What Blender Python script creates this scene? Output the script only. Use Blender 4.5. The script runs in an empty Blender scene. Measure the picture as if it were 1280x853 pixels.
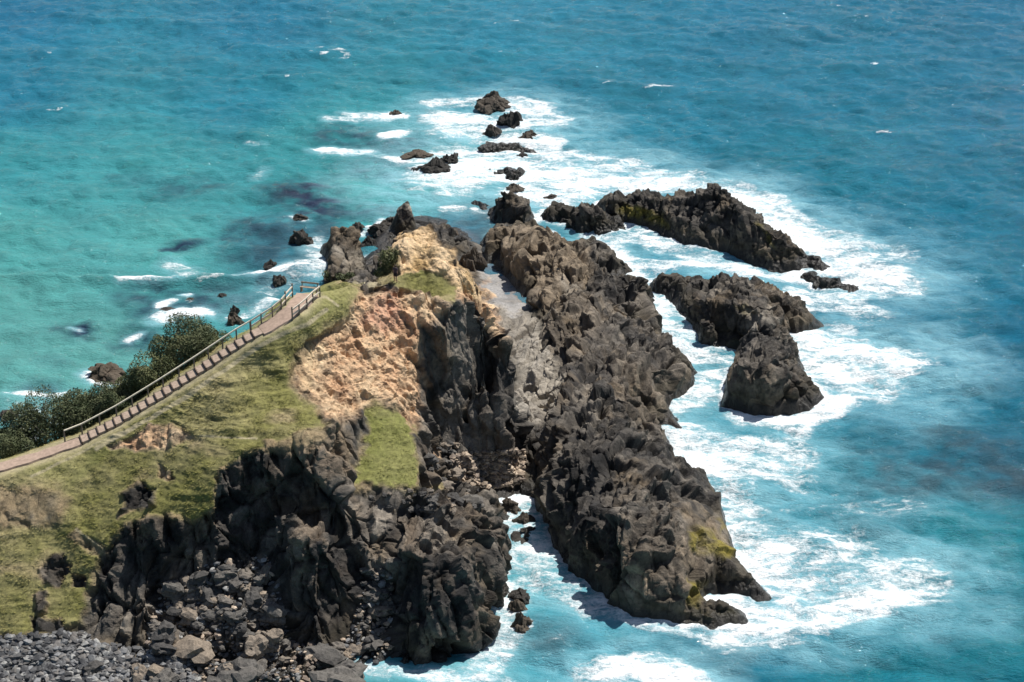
import bpy, bmesh, math, random
import numpy as np
from mathutils import Vector, Matrix
from mathutils.geometry import delaunay_2d_cdt
from mathutils.bvhtree import BVHTree

R = math.radians
random.seed(7)
rng = np.random.default_rng(11)
S = bpy.context.scene
COL = S.collection

# ---------------------------------------------------------------- camera, sky, sun, exposure
CAM_H, PITCH, HFOV = 90.0, 24.0, 30.0
cam = bpy.data.cameras.new('camera')
cam.sensor_width = 36.0
cam.lens = 18.0 / math.tan(R(HFOV / 2))
cam.clip_start, cam.clip_end = 1.0, 30000.0
camo = bpy.data.objects.new('camera', cam)
COL.objects.link(camo)
camo.location = (0, 0, CAM_H)
camo.rotation_euler = (R(90 - PITCH), 0, 0)
S.camera = camo

SUN_AZ, SUN_EL = 46.0, 59.0          # azimuth clockwise from +Y (the view direction) towards +X
sd = Vector((math.sin(R(SUN_AZ)) * math.cos(R(SUN_EL)), math.cos(R(SUN_AZ)) * math.cos(R(SUN_EL)), math.sin(R(SUN_EL))))
W = bpy.data.worlds.new('World')
S.world = W
W.use_nodes = True
wn = W.node_tree
sky = wn.nodes.new('ShaderNodeTexSky')
sky.sky_type = 'NISHITA'
sky.sun_disc = False
sky.sun_elevation = R(SUN_EL)
sky.sun_rotation = R(SUN_AZ)
wn.links.new(sky.outputs[0], wn.nodes['Background'].inputs[0])
wn.nodes['Background'].inputs[1].default_value = 0.06
sl = bpy.data.lights.new('sun', 'SUN')
sl.energy = 4.4
sl.angle = R(0.5)
sl.color = (1.0, 0.965, 0.91)
so = bpy.data.objects.new('sun', sl)
COL.objects.link(so)
so.location = (120, 120, 160)
so.rotation_euler = sd.to_track_quat('Z', 'Y').to_euler()
S.view_settings.view_transform = 'Standard'
S.view_settings.look = 'None'
S.view_settings.gamma = 1.0
S.view_settings.use_curve_mapping = False
S.view_settings.exposure = 0.44

# ---------------------------------------------------------------- measuring helpers
F = 640.0 / math.tan(R(HFOV / 2))
CP, SP = math.cos(R(PITCH)), math.sin(R(PITCH))


def at(px, py, z):
    """the point at height z seen at pixel (px, py) of the 1280 x 853 photograph"""
    a, b = (px - 640.0) / F, (426.5 - py) / F
    d = np.array((a, CP + b * SP, -SP + b * CP))
    return np.array((0, 0, CAM_H)) + d * ((z - CAM_H) / d[2])


def ray(px, py):
    a, b = (px - 640.0) / F, (426.5 - py) / F
    return Vector((a, CP + b * SP, -SP + b * CP)).normalized()


def pix(P):
    d = P[:, 1] * CP - (P[:, 2] - CAM_H) * SP
    u = P[:, 1] * SP + (P[:, 2] - CAM_H) * CP
    return 640 + F * P[:, 0] / d, 426.5 - F * u / d


def poly_sd(px, py, poly):
    """signed distance to a polygon, negative inside"""
    p = np.asarray(poly, float)
    q = np.roll(p, -1, 0)
    best = np.full(px.shape, 1e18)
    inside = np.zeros(px.shape, bool)
    for (x0, y0), (x1, y1) in zip(p, q):
        ex, ey = x1 - x0, y1 - y0
        L = ex * ex + ey * ey + 1e-12
        t = np.clip(((px - x0) * ex + (py - y0) * ey) / L, 0, 1)
        best = np.minimum(best, (px - x0 - t * ex) ** 2 + (py - y0 - t * ey) ** 2)
        if y0 != y1:
            c = ((y0 > py) != (y1 > py)) & (px < ex * (py - y0) / (y1 - y0) + x0)
            inside ^= c
    d = np.sqrt(best)
    return np.where(inside, -d, d)


def line_d(px, py, pts):
    best = np.full(px.shape, 1e18)
    if len(pts) == 1:
        return np.hypot(px - pts[0][0], py - pts[0][1])
    for (x0, y0), (x1, y1) in zip(pts[:-1], pts[1:]):
        ex, ey = x1 - x0, y1 - y0
        L = ex * ex + ey * ey + 1e-12
        t = np.clip(((px - x0) * ex + (py - y0) * ey) / L, 0, 1)
        best = np.minimum(best, (px - x0 - t * ex) ** 2 + (py - y0 - t * ey) ** 2)
    return np.sqrt(best)


def sstep(a, b, x):
    t = np.clip((x - a) / (b - a), 0, 1)
    return t * t * (3 - 2 * t)


# ---------------------------------------------------------------- noise
def _h(ix, iy, iz, seed):
    h = (ix.astype(np.uint32) * np.uint32(374761393)) ^ (iy.astype(np.uint32) * np.uint32(668265263)) \
        ^ (iz.astype(np.uint32) * np.uint32(2246822519)) ^ np.uint32((seed * 3266489917) & 0xffffffff)
    h = (h ^ (h >> np.uint32(15))) * np.uint32(2246822519)
    h = (h ^ (h >> np.uint32(13))) * np.uint32(3266489917)
    return h ^ (h >> np.uint32(16))


def _f(h):
    return (h & np.uint32(0xffff)).astype(np.float32) / np.float32(65535)


def _re(h):
    h = (h ^ (h >> np.uint32(16))) * np.uint32(0x7feb352d)
    return h ^ (h >> np.uint32(15))


def vnoise(P, scale, seed=0):
    q = (P / scale).astype(np.float32)
    b = np.floor(q).astype(np.int32)
    f = q - b
    f = f * f * (3 - 2 * f)
    out = 0
    for dx in (0, 1):
        for dy in (0, 1):
            for dz in (0, 1):
                w = (f[:, 0] if dx else 1 - f[:, 0]) * (f[:, 1] if dy else 1 - f[:, 1]) * (f[:, 2] if dz else 1 - f[:, 2])
                out = out + w * _f(_h(b[:, 0] + dx, b[:, 1] + dy, b[:, 2] + dz, seed))
    return out * 2 - 1


def fbm(P, scale, octs=4, seed=0, gain=.5):
    a, s, t = 1.0, 0.0, 0.0
    for o in range(octs):
        s = s + a * vnoise(P, scale / 2 ** o, seed + o * 17)
        t += a
        a *= gain
    return s / t


def _plane(hid, off, tilt):
    r0 = _re(hid ^ np.uint32(77))
    r1 = _re(r0)
    r2 = _re(r1)
    r3 = _re(r2)
    g = np.stack((_f(r1) - .5, _f(r2) - .5, _f(r3) - .5), 1) * 2
    return (_f(r0) - .5) + tilt * (g * off).sum(1), _f(_re(r3))


def facets(P, cell, seed, stretch=(1, 1, 1), tilt=.9, soft=.16):
    """cracked, faceted stone: height, distance to crack, random tone of the block; block borders are bevelled"""
    q = (P / (cell * np.array(stretch))).astype(np.float32)
    b = np.floor(q - .5).astype(np.int32)
    n = len(q)
    d1 = np.full(n, 1e9, np.float32)
    d2 = np.full(n, 1e9, np.float32)
    i1 = np.zeros(n, np.uint32)
    i2 = np.zeros(n, np.uint32)
    o1 = np.zeros((n, 3), np.float32)
    o2 = np.zeros((n, 3), np.float32)
    for dx in (0, 1):
        for dy in (0, 1):
            for dz in (0, 1):
                h = _h(b[:, 0] + dx, b[:, 1] + dy, b[:, 2] + dz, seed)
                h2 = _re(h)
                h3 = _re(h2)
                c = np.stack((b[:, 0] + dx + .5 + (_f(h) - .5) * .8, b[:, 1] + dy + .5 + (_f(h2) - .5) * .8, b[:, 2] + dz + .5 + (_f(h3) - .5) * .8), 1)
                v = q - c
                d = (v * v).sum(1)
                near = d < d1
                mid = (d < d2) & ~near
                o2 = np.where(near[:, None], o1, np.where(mid[:, None], v, o2))
                i2 = np.where(near, i1, np.where(mid, h3, i2))
                d2 = np.where(near, d1, np.where(mid, d, d2))
                d1 = np.where(near, d, d1)
                i1 = np.where(near, h3, i1)
                o1 = np.where(near[:, None], v, o1)
    e = (np.sqrt(d2) - np.sqrt(d1)) * cell
    ha, ta = _plane(i1, o1, tilt)
    hb, tb = _plane(i2, o2, tilt)
    k = .5 * (1 - sstep(0, soft * 2.2, e)).astype(np.float32)
    return ha * (1 - k) + hb * k, e, ta * (1 - k) + tb * k


# ---------------------------------------------------------------- object helpers
def tag(o, label=None, cat=None, group=None, kind=None):
    if label:
        o['label'] = label
    if cat:
        o['category'] = cat
    if group:
        o['group'] = group
    if kind:
        o['kind'] = kind
    return o


def empty(name, loc, label, cat, group=None):
    o = bpy.data.objects.new(name, None)
    COL.objects.link(o)
    o.location = loc
    o.empty_display_size = .3
    return tag(o, label, cat, group)


def np_mesh(name, V, Fc, smooth=False):
    me = bpy.data.meshes.new(name)
    V = np.asarray(V, np.float32)
    Fc = np.asarray(Fc, np.int32)
    k = Fc.shape[1]
    me.vertices.add(len(V))
    me.vertices.foreach_set('co', V.ravel())
    me.loops.add(Fc.size)
    me.loops.foreach_set('vertex_index', Fc.ravel())
    me.polygons.add(len(Fc))
    me.polygons.foreach_set('loop_start', np.arange(0, Fc.size, k, dtype=np.int32))
    me.polygons.foreach_set('loop_total', np.full(len(Fc), k, np.int32))
    me.polygons.foreach_set('use_smooth', np.full(len(Fc), smooth))
    me.update(calc_edges=True)
    me.validate()
    return me


def link(name, me, mat=None, parent=None):
    o = bpy.data.objects.new(name, me)
    COL.objects.link(o)
    if mat is not None:
        me.materials.clear()
        me.materials.append(mat)
    if parent is not None:
        o.parent = parent
    return o


def vcol(me, name, rgb):
    a = me.color_attributes.new(name, 'FLOAT_COLOR', 'POINT')
    c = np.ones((len(me.vertices), 4), np.float32)
    c[:, :3] = rgb
    a.data.foreach_set('color', c.ravel())


def vfl(me, name, v):
    a = me.attributes.new(name, 'FLOAT', 'POINT')
    a.data.foreach_set('value', np.asarray(v, np.float32))


def coords(me):
    v = np.empty(len(me.vertices) * 3, np.float32)
    me.vertices.foreach_get('co', v)
    return v.reshape(-1, 3)


def normals(me):
    v = np.empty(len(me.vertices) * 3, np.float32)
    me.vertex_normals.foreach_get('vector', v)
    return v.reshape(-1, 3)


def soft_normals(me, it=10):
    """vertex normals relaxed over the neighbours, so that pushed-out rock does not fold into itself"""
    n = len(me.vertices)
    e = np.empty(len(me.edges) * 2, np.int32)
    me.edges.foreach_get('vertices', e)
    e = e.reshape(-1, 2)
    N = normals(me).astype(np.float64)
    for _ in range(it):
        A = np.stack([np.bincount(e[:, 0], N[e[:, 1], k], n) + np.bincount(e[:, 1], N[e[:, 0], k], n) for k in range(3)], 1)
        N = N + A
        N /= np.linalg.norm(N, axis=1)[:, None] + 1e-9
    return N


def relax(me, P, it=2, lam=.45):
    """takes single-vertex spikes off a displaced surface"""
    n = len(P)
    e = np.empty(len(me.edges) * 2, np.int32)
    me.edges.foreach_get('vertices', e)
    e = e.reshape(-1, 2)
    deg = np.bincount(e.ravel(), minlength=n)[:, None] + 1e-9
    for _ in range(it):
        A = np.stack([np.bincount(e[:, 0], P[e[:, 1], k], n) + np.bincount(e[:, 1], P[e[:, 0], k], n) for k in range(3)], 1) / deg
        P = P + lam * (A - P)
    return P


class MB:
    """collects boxes and bars into one bmesh"""
    def __init__(self):
        self.bm = bmesh.new()

    def box(self, c, sx, sy, sz, mat=None):
        m = Matrix.Translation(c) @ (mat or Matrix.Identity(4)) @ Matrix.Diagonal((sx, sy, sz, 1))
        bmesh.ops.create_cube(self.bm, size=1, matrix=m)
        return self

    def bar(self, a, b, w, h):
        a, b = Vector(a), Vector(b)
        d = b - a
        x = d.normalized()
        y = Vector((0, 0, 1)).cross(x)
        if y.length < 1e-4:
            y = Vector((1, 0, 0))
        y.normalize()
        z = x.cross(y)
        m = Matrix((x, y, z)).transposed().to_4x4()
        return self.box((a + b) / 2, d.length, w, h, m)

    def tube(self, a, b, r0, r1, n=7):
        a, b = Vector(a), Vector(b)
        d = b - a
        m = Matrix.Translation((a + b) / 2) @ d.to_track_quat('Z', 'Y').to_matrix().to_4x4()
        bmesh.ops.create_cone(self.bm, cap_ends=True, segments=n, radius1=r0, radius2=r1, depth=d.length, matrix=m)
        return self

    def build(self, name, mat, parent=None, bevel=0.0):
        if bevel:
            bmesh.ops.bevel(self.bm, geom=self.bm.edges[:], offset=bevel, segments=1, affect='EDGES')
        me = bpy.data.meshes.new(name)
        self.bm.to_mesh(me)
        self.bm.free()
        return link(name, me, mat, parent)


# ---------------------------------------------------------------- materials
def new_mat(name):
    m = bpy.data.materials.new(name)
    m.use_nodes = True
    nt = m.node_tree
    return m, nt, nt.nodes['Principled BSDF']


def nd(nt, t, **kw):
    n = nt.nodes.new(t)
    for k, v in kw.items():
        setattr(n, k, v)
    return n


def attr(nt, name):
    n = nd(nt, 'ShaderNodeAttribute')
    n.attribute_name = name
    return n


def noise(nt, vec, scale, detail=4, rough=.55, dist=0.0):
    n = nd(nt, 'ShaderNodeTexNoise')
    n.inputs['Scale'].default_value = scale
    n.inputs['Detail'].default_value = detail
    n.inputs['Roughness'].default_value = rough
    n.inputs['Distortion'].default_value = dist
    if vec is not None:
        nt.links.new(vec, n.inputs['Vector'])
    return n


def ramp(nt, val, a, b, lo=0.0, hi=1.0, smooth=True):
    n = nd(nt, 'ShaderNodeMapRange')
    n.interpolation_type = 'SMOOTHSTEP' if smooth else 'LINEAR'
    n.inputs['From Min'].default_value = a
    n.inputs['From Max'].default_value = b
    n.inputs['To Min'].default_value = lo
    n.inputs['To Max'].default_value = hi
    nt.links.new(val, n.inputs['Value'])
    return n.outputs[0]


def math_(nt, op, a, b=None):
    n = nd(nt, 'ShaderNodeMath', operation=op)
    for i, v in enumerate((a, b)):
        if v is None:
            continue
        if isinstance(v, (int, float)):
            n.inputs[i].default_value = v
        else:
            nt.links.new(v, n.inputs[i])
    return n.outputs[0]


def mix(nt, fac, a, b, mode='MIX'):
    n = nd(nt, 'ShaderNodeMix', data_type='RGBA', blend_type=mode)
    for sock, v in ((n.inputs[0], fac), (n.inputs[6], a), (n.inputs[7], b)):
        if isinstance(v, (int, float)):
            sock.default_value = v
        elif isinstance(v, tuple):
            sock.default_value = (*v, 1)
        else:
            nt.links.new(v, sock)
    return n.outputs[2]


def bump(nt, bsdf, height, strength, dist):
    b = nd(nt, 'ShaderNodeBump')
    b.inputs['Strength'].default_value = strength
    b.inputs['Distance'].default_value = dist
    nt.links.new(height, b.inputs['Height'])
    nt.links.new(b.outputs[0], bsdf.inputs['Normal'])
    return b


def ground_material(name):
    """stone, soil and turf: the colour of the ground comes with the mesh, grain and cracks are added here"""
    m, nt, p = new_mat(name)
    geo = nd(nt, 'ShaderNodeNewGeometry')
    pos = geo.outputs['Position']
    alb = attr(nt, 'albedo').outputs['Color']
    turf = attr(nt, 'turf').outputs['Fac']
    n1 = noise(nt, pos, 3.2, 8, .68)
    n2 = noise(nt, pos, 14.0, 6, .6)
    v = nd(nt, 'ShaderNodeTexVoronoi', feature='DISTANCE_TO_EDGE')
    v.inputs['Scale'].default_value = 1.1
    wob = nd(nt, 'ShaderNodeVectorMath', operation='MULTIPLY_ADD')
    nt.links.new(n1.outputs['Color'], wob.inputs[0])
    wob.inputs[1].default_value = (.5, .5, .5)
    nt.links.new(pos, wob.inputs[2])
    nt.links.new(wob.outputs[0], v.inputs['Vector'])
    grain = ramp(nt, n1.outputs[0], .3, .7, .7, 1.3, False)
    c = mix(nt, 1.0, alb, grain, 'MULTIPLY')
    grain2 = ramp(nt, n2.outputs[0], .3, .7, .75, 1.25, False)
    c = mix(nt, 1.0, c, grain2, 'MULTIPLY')
    crack = ramp(nt, v.outputs['Distance'], 0.0, .03, .62, 1.0)
    crack = math_(nt, 'MAXIMUM', crack, turf)
    c = mix(nt, 1.0, c, crack, 'MULTIPLY')
    # wet, darker and glossier stone up to the swash line
    sep = nd(nt, 'ShaderNodeSeparateXYZ')
    nt.links.new(pos, sep.inputs[0])
    zz = math_(nt, 'SUBTRACT', sep.outputs[2], math_(nt, 'MULTIPLY', n1.outputs[0], 1.4))
    alg = math_(nt, 'MULTIPLY', ramp(nt, zz, .9, 1.9, 1.0, 0.0), math_(nt, 'SUBTRACT', 1.0, turf))
    c = mix(nt, math_(nt, 'MULTIPLY', alg, .4), c, (.05, .042, .024))
    wet = math_(nt, 'MULTIPLY', ramp(nt, zz, -.1, .75, 1.0, 0.0), math_(nt, 'SUBTRACT', 1.0, turf))
    c = mix(nt, math_(nt, 'MULTIPLY', wet, .8), c, (.016, .015, .014))
    nt.links.new(c, p.inputs['Base Color'])
    nt.links.new(ramp(nt, wet, 0, 1, .88, .3), p.inputs['Roughness'])
    p.inputs['Specular IOR Level'].default_value = .3
    hh = math_(nt, 'ADD', n1.outputs[0], math_(nt, 'MULTIPLY', n2.outputs[0], .4))
    hh = math_(nt, 'ADD', hh, math_(nt, 'MULTIPLY', crack, .35))
    hh = math_(nt, 'MULTIPLY', hh, ramp(nt, turf, 0, 1, 1.0, .45, False))
    bump(nt, p, hh, .75, .15)
    return m


def plain(name, col, rough=.8, var=.25, scale=6.0, bumpd=.01, spec=.3):
    m, nt, p = new_mat(name)
    tc = nd(nt, 'ShaderNodeTexCoord')
    n = noise(nt, tc.outputs['Object'], scale, 5, .6)
    c = mix(nt, 1.0, col, ramp(nt, n.outputs[0], .3, .7, 1 - var, 1 + var, False), 'MULTIPLY')
    nt.links.new(c, p.inputs['Base Color'])
    p.inputs['Roughness'].default_value = rough
    p.inputs['Specular IOR Level'].default_value = spec
    if bumpd:
        bump(nt, p, n.outputs[0], .6, bumpd)
    return m


def stone_material(name, dark, mid, light):
    """loose stones: every stone draws its own tone"""
    m, nt, p = new_mat(name)
    oi = nd(nt, 'ShaderNodeObjectInfo')
    geo = nd(nt, 'ShaderNodeNewGeometry')
    n1 = noise(nt, geo.outputs['Position'], 4.0, 8, .65)
    n2 = noise(nt, geo.outputs['Position'], 18.0, 4, .6)
    r = nd(nt, 'ShaderNodeValToRGB')
    e = r.color_ramp.elements
    e[0].color = (*dark, 1)
    e[1].color = (*light, 1)
    k = e.new(.6)
    k.color = (*mid, 1)
    nt.links.new(oi.outputs['Random'], r.inputs[0])
    c = mix(nt, 1.0, r.outputs[0], ramp(nt, n1.outputs[0], .28, .72, .5, 1.5, False), 'MULTIPLY')
    c = mix(nt, 1.0, c, ramp(nt, n2.outputs[0], .3, .7, .75, 1.25, False), 'MULTIPLY')
    nt.links.new(c, p.inputs['Base Color'])
    p.inputs['Roughness'].default_value = .85
    p.inputs['Specular IOR Level'].default_value = .3
    bump(nt, p, math_(nt, 'ADD', n1.outputs[0], math_(nt, 'MULTIPLY', n2.outputs[0], .4)), .8, .12)
    return m


M = {}
M['ground'] = ground_material('headland_ground')
M['stone'] = stone_material('loose_stone', (.06, .057, .054), (.125, .115, .102), (.25, .20, .15))
M['sea_stone'] = stone_material('sea_washed_stone', (.03, .028, .025), (.055, .048, .04), (.09, .07, .05))
M['path'] = plain('path_gravel', (.36, .265, .205), .9, .22, 3.0, .01)
M['tread'] = plain('step_gravel', (.38, .29, .225), .9, .25, 4.0, .01)
M['riser'] = plain('weathered_riser', (.09, .065, .05), .85, .3, 9.0, .01)
M['rail'] = plain('pale_timber', (.76, .69, .53), .75, .2, 5.0, .005)
M['post'] = plain('grey_timber_post', (.20, .17, .13), .8, .3, 7.0, .005)
M['paint'] = plain('sunbleached_timber', (.62, .54, .43), .7, .15, 5.0, .005)
M['bench'] = plain('bench_timber', (.40, .31, .22), .75, .2, 6.0, .005)
M['stem'] = plain('bleached_stem', (.30, .27, .23), .85, .3, 8.0, .01)
M['skin'] = plain('skin', (.42, .25, .18), .55, .05, 3.0, 0)
M['hair'] = plain('hair', (.045, .028, .02), .6, .2, 20.0, .004)
M['shirt'] = plain('dark_top', (.06, .045, .055), .85, .15, 12.0, .004)
M['shorts'] = plain('black_shorts', (.018, .016, .02), .85, .15, 12.0, .004)


def leaf_material(name, a, b):
    m, nt, p = new_mat(name)
    geo = nd(nt, 'ShaderNodeNewGeometry')
    n = noise(nt, geo.outputs['Position'], .9, 4, .6)
    n2 = noise(nt, geo.outputs['Position'], 7.0, 3, .6)
    c = mix(nt, ramp(nt, n.outputs[0], .35, .65), a, b)
    c = mix(nt, 1.0, c, ramp(nt, n2.outputs[0], .3, .7, .6, 1.5, False), 'MULTIPLY')
    nt.links.new(c, p.inputs['Base Color'])
    p.inputs['Roughness'].default_value = .65
    p.inputs['Specular IOR Level'].default_value = .2
    return m


M['leaf'] = leaf_material('coastal_leaf', (.05, .068, .03), (.13, .142, .068))
M['leaf_light'] = leaf_material('olive_leaf', (.075, .09, .036), (.16, .165, .075))


def sea_material():
    m, nt, p = new_mat('sea_water')
    geo = nd(nt, 'ShaderNodeNewGeometry')
    pos = geo.outputs['Position']
    wc = attr(nt, 'water').outputs['Color']
    fo = attr(nt, 'foam').outputs['Fac']
    ae = attr(nt, 'aerated').outputs['Fac']
    mp = nd(nt, 'ShaderNodeMapping')
    mp.inputs['Rotation'].default_value = (0, 0, R(14))
    mp.inputs['Scale'].default_value = (.5, 1.0, 1.0)
    nt.links.new(pos, mp.inputs[0])
    st = mp.outputs[0]
    big = noise(nt, st, .055, 4, .55)
    med = noise(nt, st, .35, 6, .62, .5)
    c = mix(nt, 1.0, wc, ramp(nt, big.outputs[0], .3, .7, .9, 1.1, False), 'MULTIPLY')
    c = mix(nt, 1.0, c, ramp(nt, med.outputs[0], .3, .7, .83, 1.17, False), 'MULTIPLY')
    # milky aerated water
    an = noise(nt, st, .3, 8, .68, .5)
    aef = math_(nt, 'MULTIPLY', ae, ramp(nt, an.outputs[0], .3, .68, .3, 1.3, False))
    c = mix(nt, ramp(nt, aef, .15, 1.1, 0, .88, False), c, (.27, .52, .59))
    # white foam: lace of stretched cells, torn by noise
    wob = noise(nt, pos, .9, 6, .65)
    wv = nd(nt, 'ShaderNodeVectorMath', operation='MULTIPLY_ADD')
    nt.links.new(wob.outputs['Color'], wv.inputs[0])
    wv.inputs[1].default_value = (2.4, 2.4, 0)
    nt.links.new(st, wv.inputs[2])
    vo = nd(nt, 'ShaderNodeTexVoronoi', feature='DISTANCE_TO_EDGE')
    vo.inputs['Scale'].default_value = .55
    nt.links.new(wv.outputs[0], vo.inputs['Vector'])
    vo2 = nd(nt, 'ShaderNodeTexVoronoi', feature='DISTANCE_TO_EDGE')
    vo2.inputs['Scale'].default_value = 1.7
    nt.links.new(wv.outputs[0], vo2.inputs['Vector'])
    lace = math_(nt, 'ADD', ramp(nt, vo.outputs['Distance'], 0, .28, .32, 0), ramp(nt, vo2.outputs['Distance'], 0, .3, .2, 0))
    fn = noise(nt, st, .75, 9, .72, .6)
    fnb = noise(nt, st, .16, 4, .6, .8)
    v = math_(nt, 'ADD', fo, math_(nt, 'MULTIPLY', lace, .7))
    v = math_(nt, 'ADD', v, math_(nt, 'MULTIPLY', math_(nt, 'SUBTRACT', fn.outputs[0], .5), 2.2))
    v = math_(nt, 'ADD', v, math_(nt, 'MULTIPLY', math_(nt, 'SUBTRACT', fnb.outputs[0], .5), 1.8))
    fn2 = noise(nt, pos, 2.6, 6, .7, .4)
    v = math_(nt, 'ADD', v, math_(nt, 'MULTIPLY', math_(nt, 'SUBTRACT', fn2.outputs[0], .5), 1.1))
    gate = ramp(nt, fo, .02, .4)
    v = math_(nt, 'MULTIPLY', v, gate)
    white = ramp(nt, v, .36, 1.28)
    c = mix(nt, white, c, (.86, .88, .88))
    nt.links.new(c, p.inputs['Base Color'])
    nt.links.new(ramp(nt, white, 0, 1, .05, .8), p.inputs['Roughness'])
    p.inputs['IOR'].default_value = 1.33
    p.inputs['Specular IOR Level'].default_value = .3
    # ripples
    r1 = noise(nt, st, 1.0, 6, .65, .4)
    r2 = noise(nt, st, 4.5, 4, .6, .3)
    h = math_(nt, 'ADD', r1.outputs[0], math_(nt, 'MULTIPLY', r2.outputs[0], .5))
    h = math_(nt, 'ADD', h, math_(nt, 'MULTIPLY', white, .25))
    bump(nt, p, h, .8, .42)
    return m


M['sea'] = sea_material()


# ================================================================ terrain engine
class Field:
    """height field over plan points, triangulated and sampled on a fine grid"""
    def __init__(self, pts, x0, x1, y0, y1, cell=.25):
        self.x0, self.y0, self.c = x0, y0, cell
        self.nx, self.ny = int((x1 - x0) / cell) + 1, int((y1 - y0) / cell) + 1
        P = np.array(pts, float)
        key = np.round(P[:, :2] / .05).astype(int)
        _, idx = np.unique(key, axis=0, return_index=True)
        P = P[idx]
        vs, es, fs, ov, oe, of = delaunay_2d_cdt([Vector((p[0], p[1])) for p in P], [], [], 0, 1e-5)
        zs = [P[o[0], 2] if o else 0.0 for o in ov]
        H = np.full((self.ny, self.nx), -3.0)
        for f in fs:
            a, b, c3 = f[:3]
            xs = [vs[i].x for i in (a, b, c3)]
            ys = [vs[i].y for i in (a, b, c3)]
            i0, i1 = max(0, int((min(xs) - x0) / cell)), min(self.nx - 1, int((max(xs) - x0) / cell) + 1)
            j0, j1 = max(0, int((min(ys) - y0) / cell)), min(self.ny - 1, int((max(ys) - y0) / cell) + 1)
            if i1 < i0 or j1 < j0:
                continue
            gx, gy = np.meshgrid(x0 + np.arange(i0, i1 + 1) * cell, y0 + np.arange(j0, j1 + 1) * cell)
            den = (ys[1] - ys[2]) * (xs[0] - xs[2]) + (xs[2] - xs[1]) * (ys[0] - ys[2])
            if abs(den) < 1e-9:
                continue
            w0 = ((ys[1] - ys[2]) * (gx - xs[2]) + (xs[2] - xs[1]) * (gy - ys[2])) / den
            w1 = ((ys[2] - ys[0]) * (gx - xs[2]) + (xs[0] - xs[2]) * (gy - ys[2])) / den
            w2 = 1 - w0 - w1
            ok = (w0 >= -1e-6) & (w1 >= -1e-6) & (w2 >= -1e-6)
            H[j0:j1 + 1, i0:i1 + 1] = np.where(ok, w0 * zs[a] + w1 * zs[b] + w2 * zs[c3], H[j0:j1 + 1, i0:i1 + 1])
        self.H = H
        self.X, self.Y = np.meshgrid(x0 + np.arange(self.nx) * cell, y0 + np.arange(self.ny) * cell)

    def blur(self, n):
        for _ in range(n):
            A = np.pad(self.H, 1, mode='edge')
            self.H = (A[1:-1, 1:-1] * 2 + A[:-2, 1:-1] + A[2:, 1:-1] + A[1:-1, :-2] + A[1:-1, 2:]) / 6

    def __call__(self, x, y):
        u = np.clip((np.asarray(x) - self.x0) / self.c, 0, self.nx - 1.001)
        v = np.clip((np.asarray(y) - self.y0) / self.c, 0, self.ny - 1.001)
        i, j = u.astype(int), v.astype(int)
        a, b = u - i, v - j
        H = self.H
        return (H[j, i] * (1 - a) + H[j, i + 1] * a) * (1 - b) + (H[j + 1, i] * (1 - a) + H[j + 1, i + 1] * a) * b

    def solid(self, name, voxel, floor=-2.6):
        """closed volume under the field, remeshed evenly; what lies deep under water is cut off"""
        ny, nx = self.ny, self.nx
        top = np.stack((self.X.ravel(), self.Y.ravel(), np.maximum(self.H, floor + .6).ravel()), 1)
        bot = top.copy()
        bot[:, 2] = floor
        n = nx * ny
        idx = np.arange(n).reshape(ny, nx)
        q = np.stack((idx[:-1, :-1], idx[:-1, 1:], idx[1:, 1:], idx[1:, :-1]), -1).reshape(-1, 4)
        faces = [q, q[:, ::-1] + n]
        for e, flip in ((idx[0, :], 0), (idx[-1, :], 1), (idx[:, 0], 1), (idx[:, -1], 0)):
            s = np.stack((e[1:], e[:-1], e[:-1] + n, e[1:] + n), 1)
            faces.append(s[:, ::-1] if flip else s)
        me = np_mesh(name, np.vstack((top, bot)), np.vstack(faces))
        o = link(name, me)
        md = o.modifiers.new('even', 'REMESH')
        md.mode = 'VOXEL'
        md.voxel_size = voxel
        md.use_smooth_shade = False
        dg = bpy.context.evaluated_depsgraph_get()
        new = bpy.data.meshes.new_from_object(o.evaluated_get(dg))
        o.modifiers.clear()
        o.data = new
        bpy.data.meshes.remove(me)
        V = coords(new)
        lt = np.empty(len(new.polygons), np.int32)
        new.polygons.foreach_get('loop_total', lt)
        li = np.empty(len(new.loops), np.int32)
        new.loops.foreach_get('vertex_index', li)
        if (lt == 4).all():
            fv = li.reshape(-1, 4)
            keep = (V[fv][:, :, 2] > -1.3).any(1)
            fv = fv[keep]
            used = np.unique(fv)
            mp = np.full(len(V), -1, np.int32)
            mp[used] = np.arange(len(used))
            o.data = np_mesh(name, V[used], mp[fv])
            bpy.data.meshes.remove(new)
        o.data.name = name
        return o


def resample(pl, step=1.2):
    out = []
    for a, b in zip(pl[:-1], pl[1:]):
        a, b = np.array(a, float), np.array(b, float)
        n = max(1, int(np.linalg.norm((b - a)[:2]) / step))
        for i in range(n):
            out.append(a + (b - a) * i / n)
    out.append(np.array(pl[-1], float))
    return out


def PL(*pts):
    """polyline of (px, py, z) photo points"""
    return [at(*p) for p in pts]


ROCK_DARK = np.array((.046, .043, .041))
ROCK_MID = np.array((.165, .143, .116))
ROCK_TAN = np.array((.26, .20, .135))
LICHEN = np.array((.21, .17, .028))


BED = np.array(((.30, .93, .20), (-.92, .33, -.22), (-.27, -.12, .955)))     # strike, dip and pole of the bedding


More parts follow.
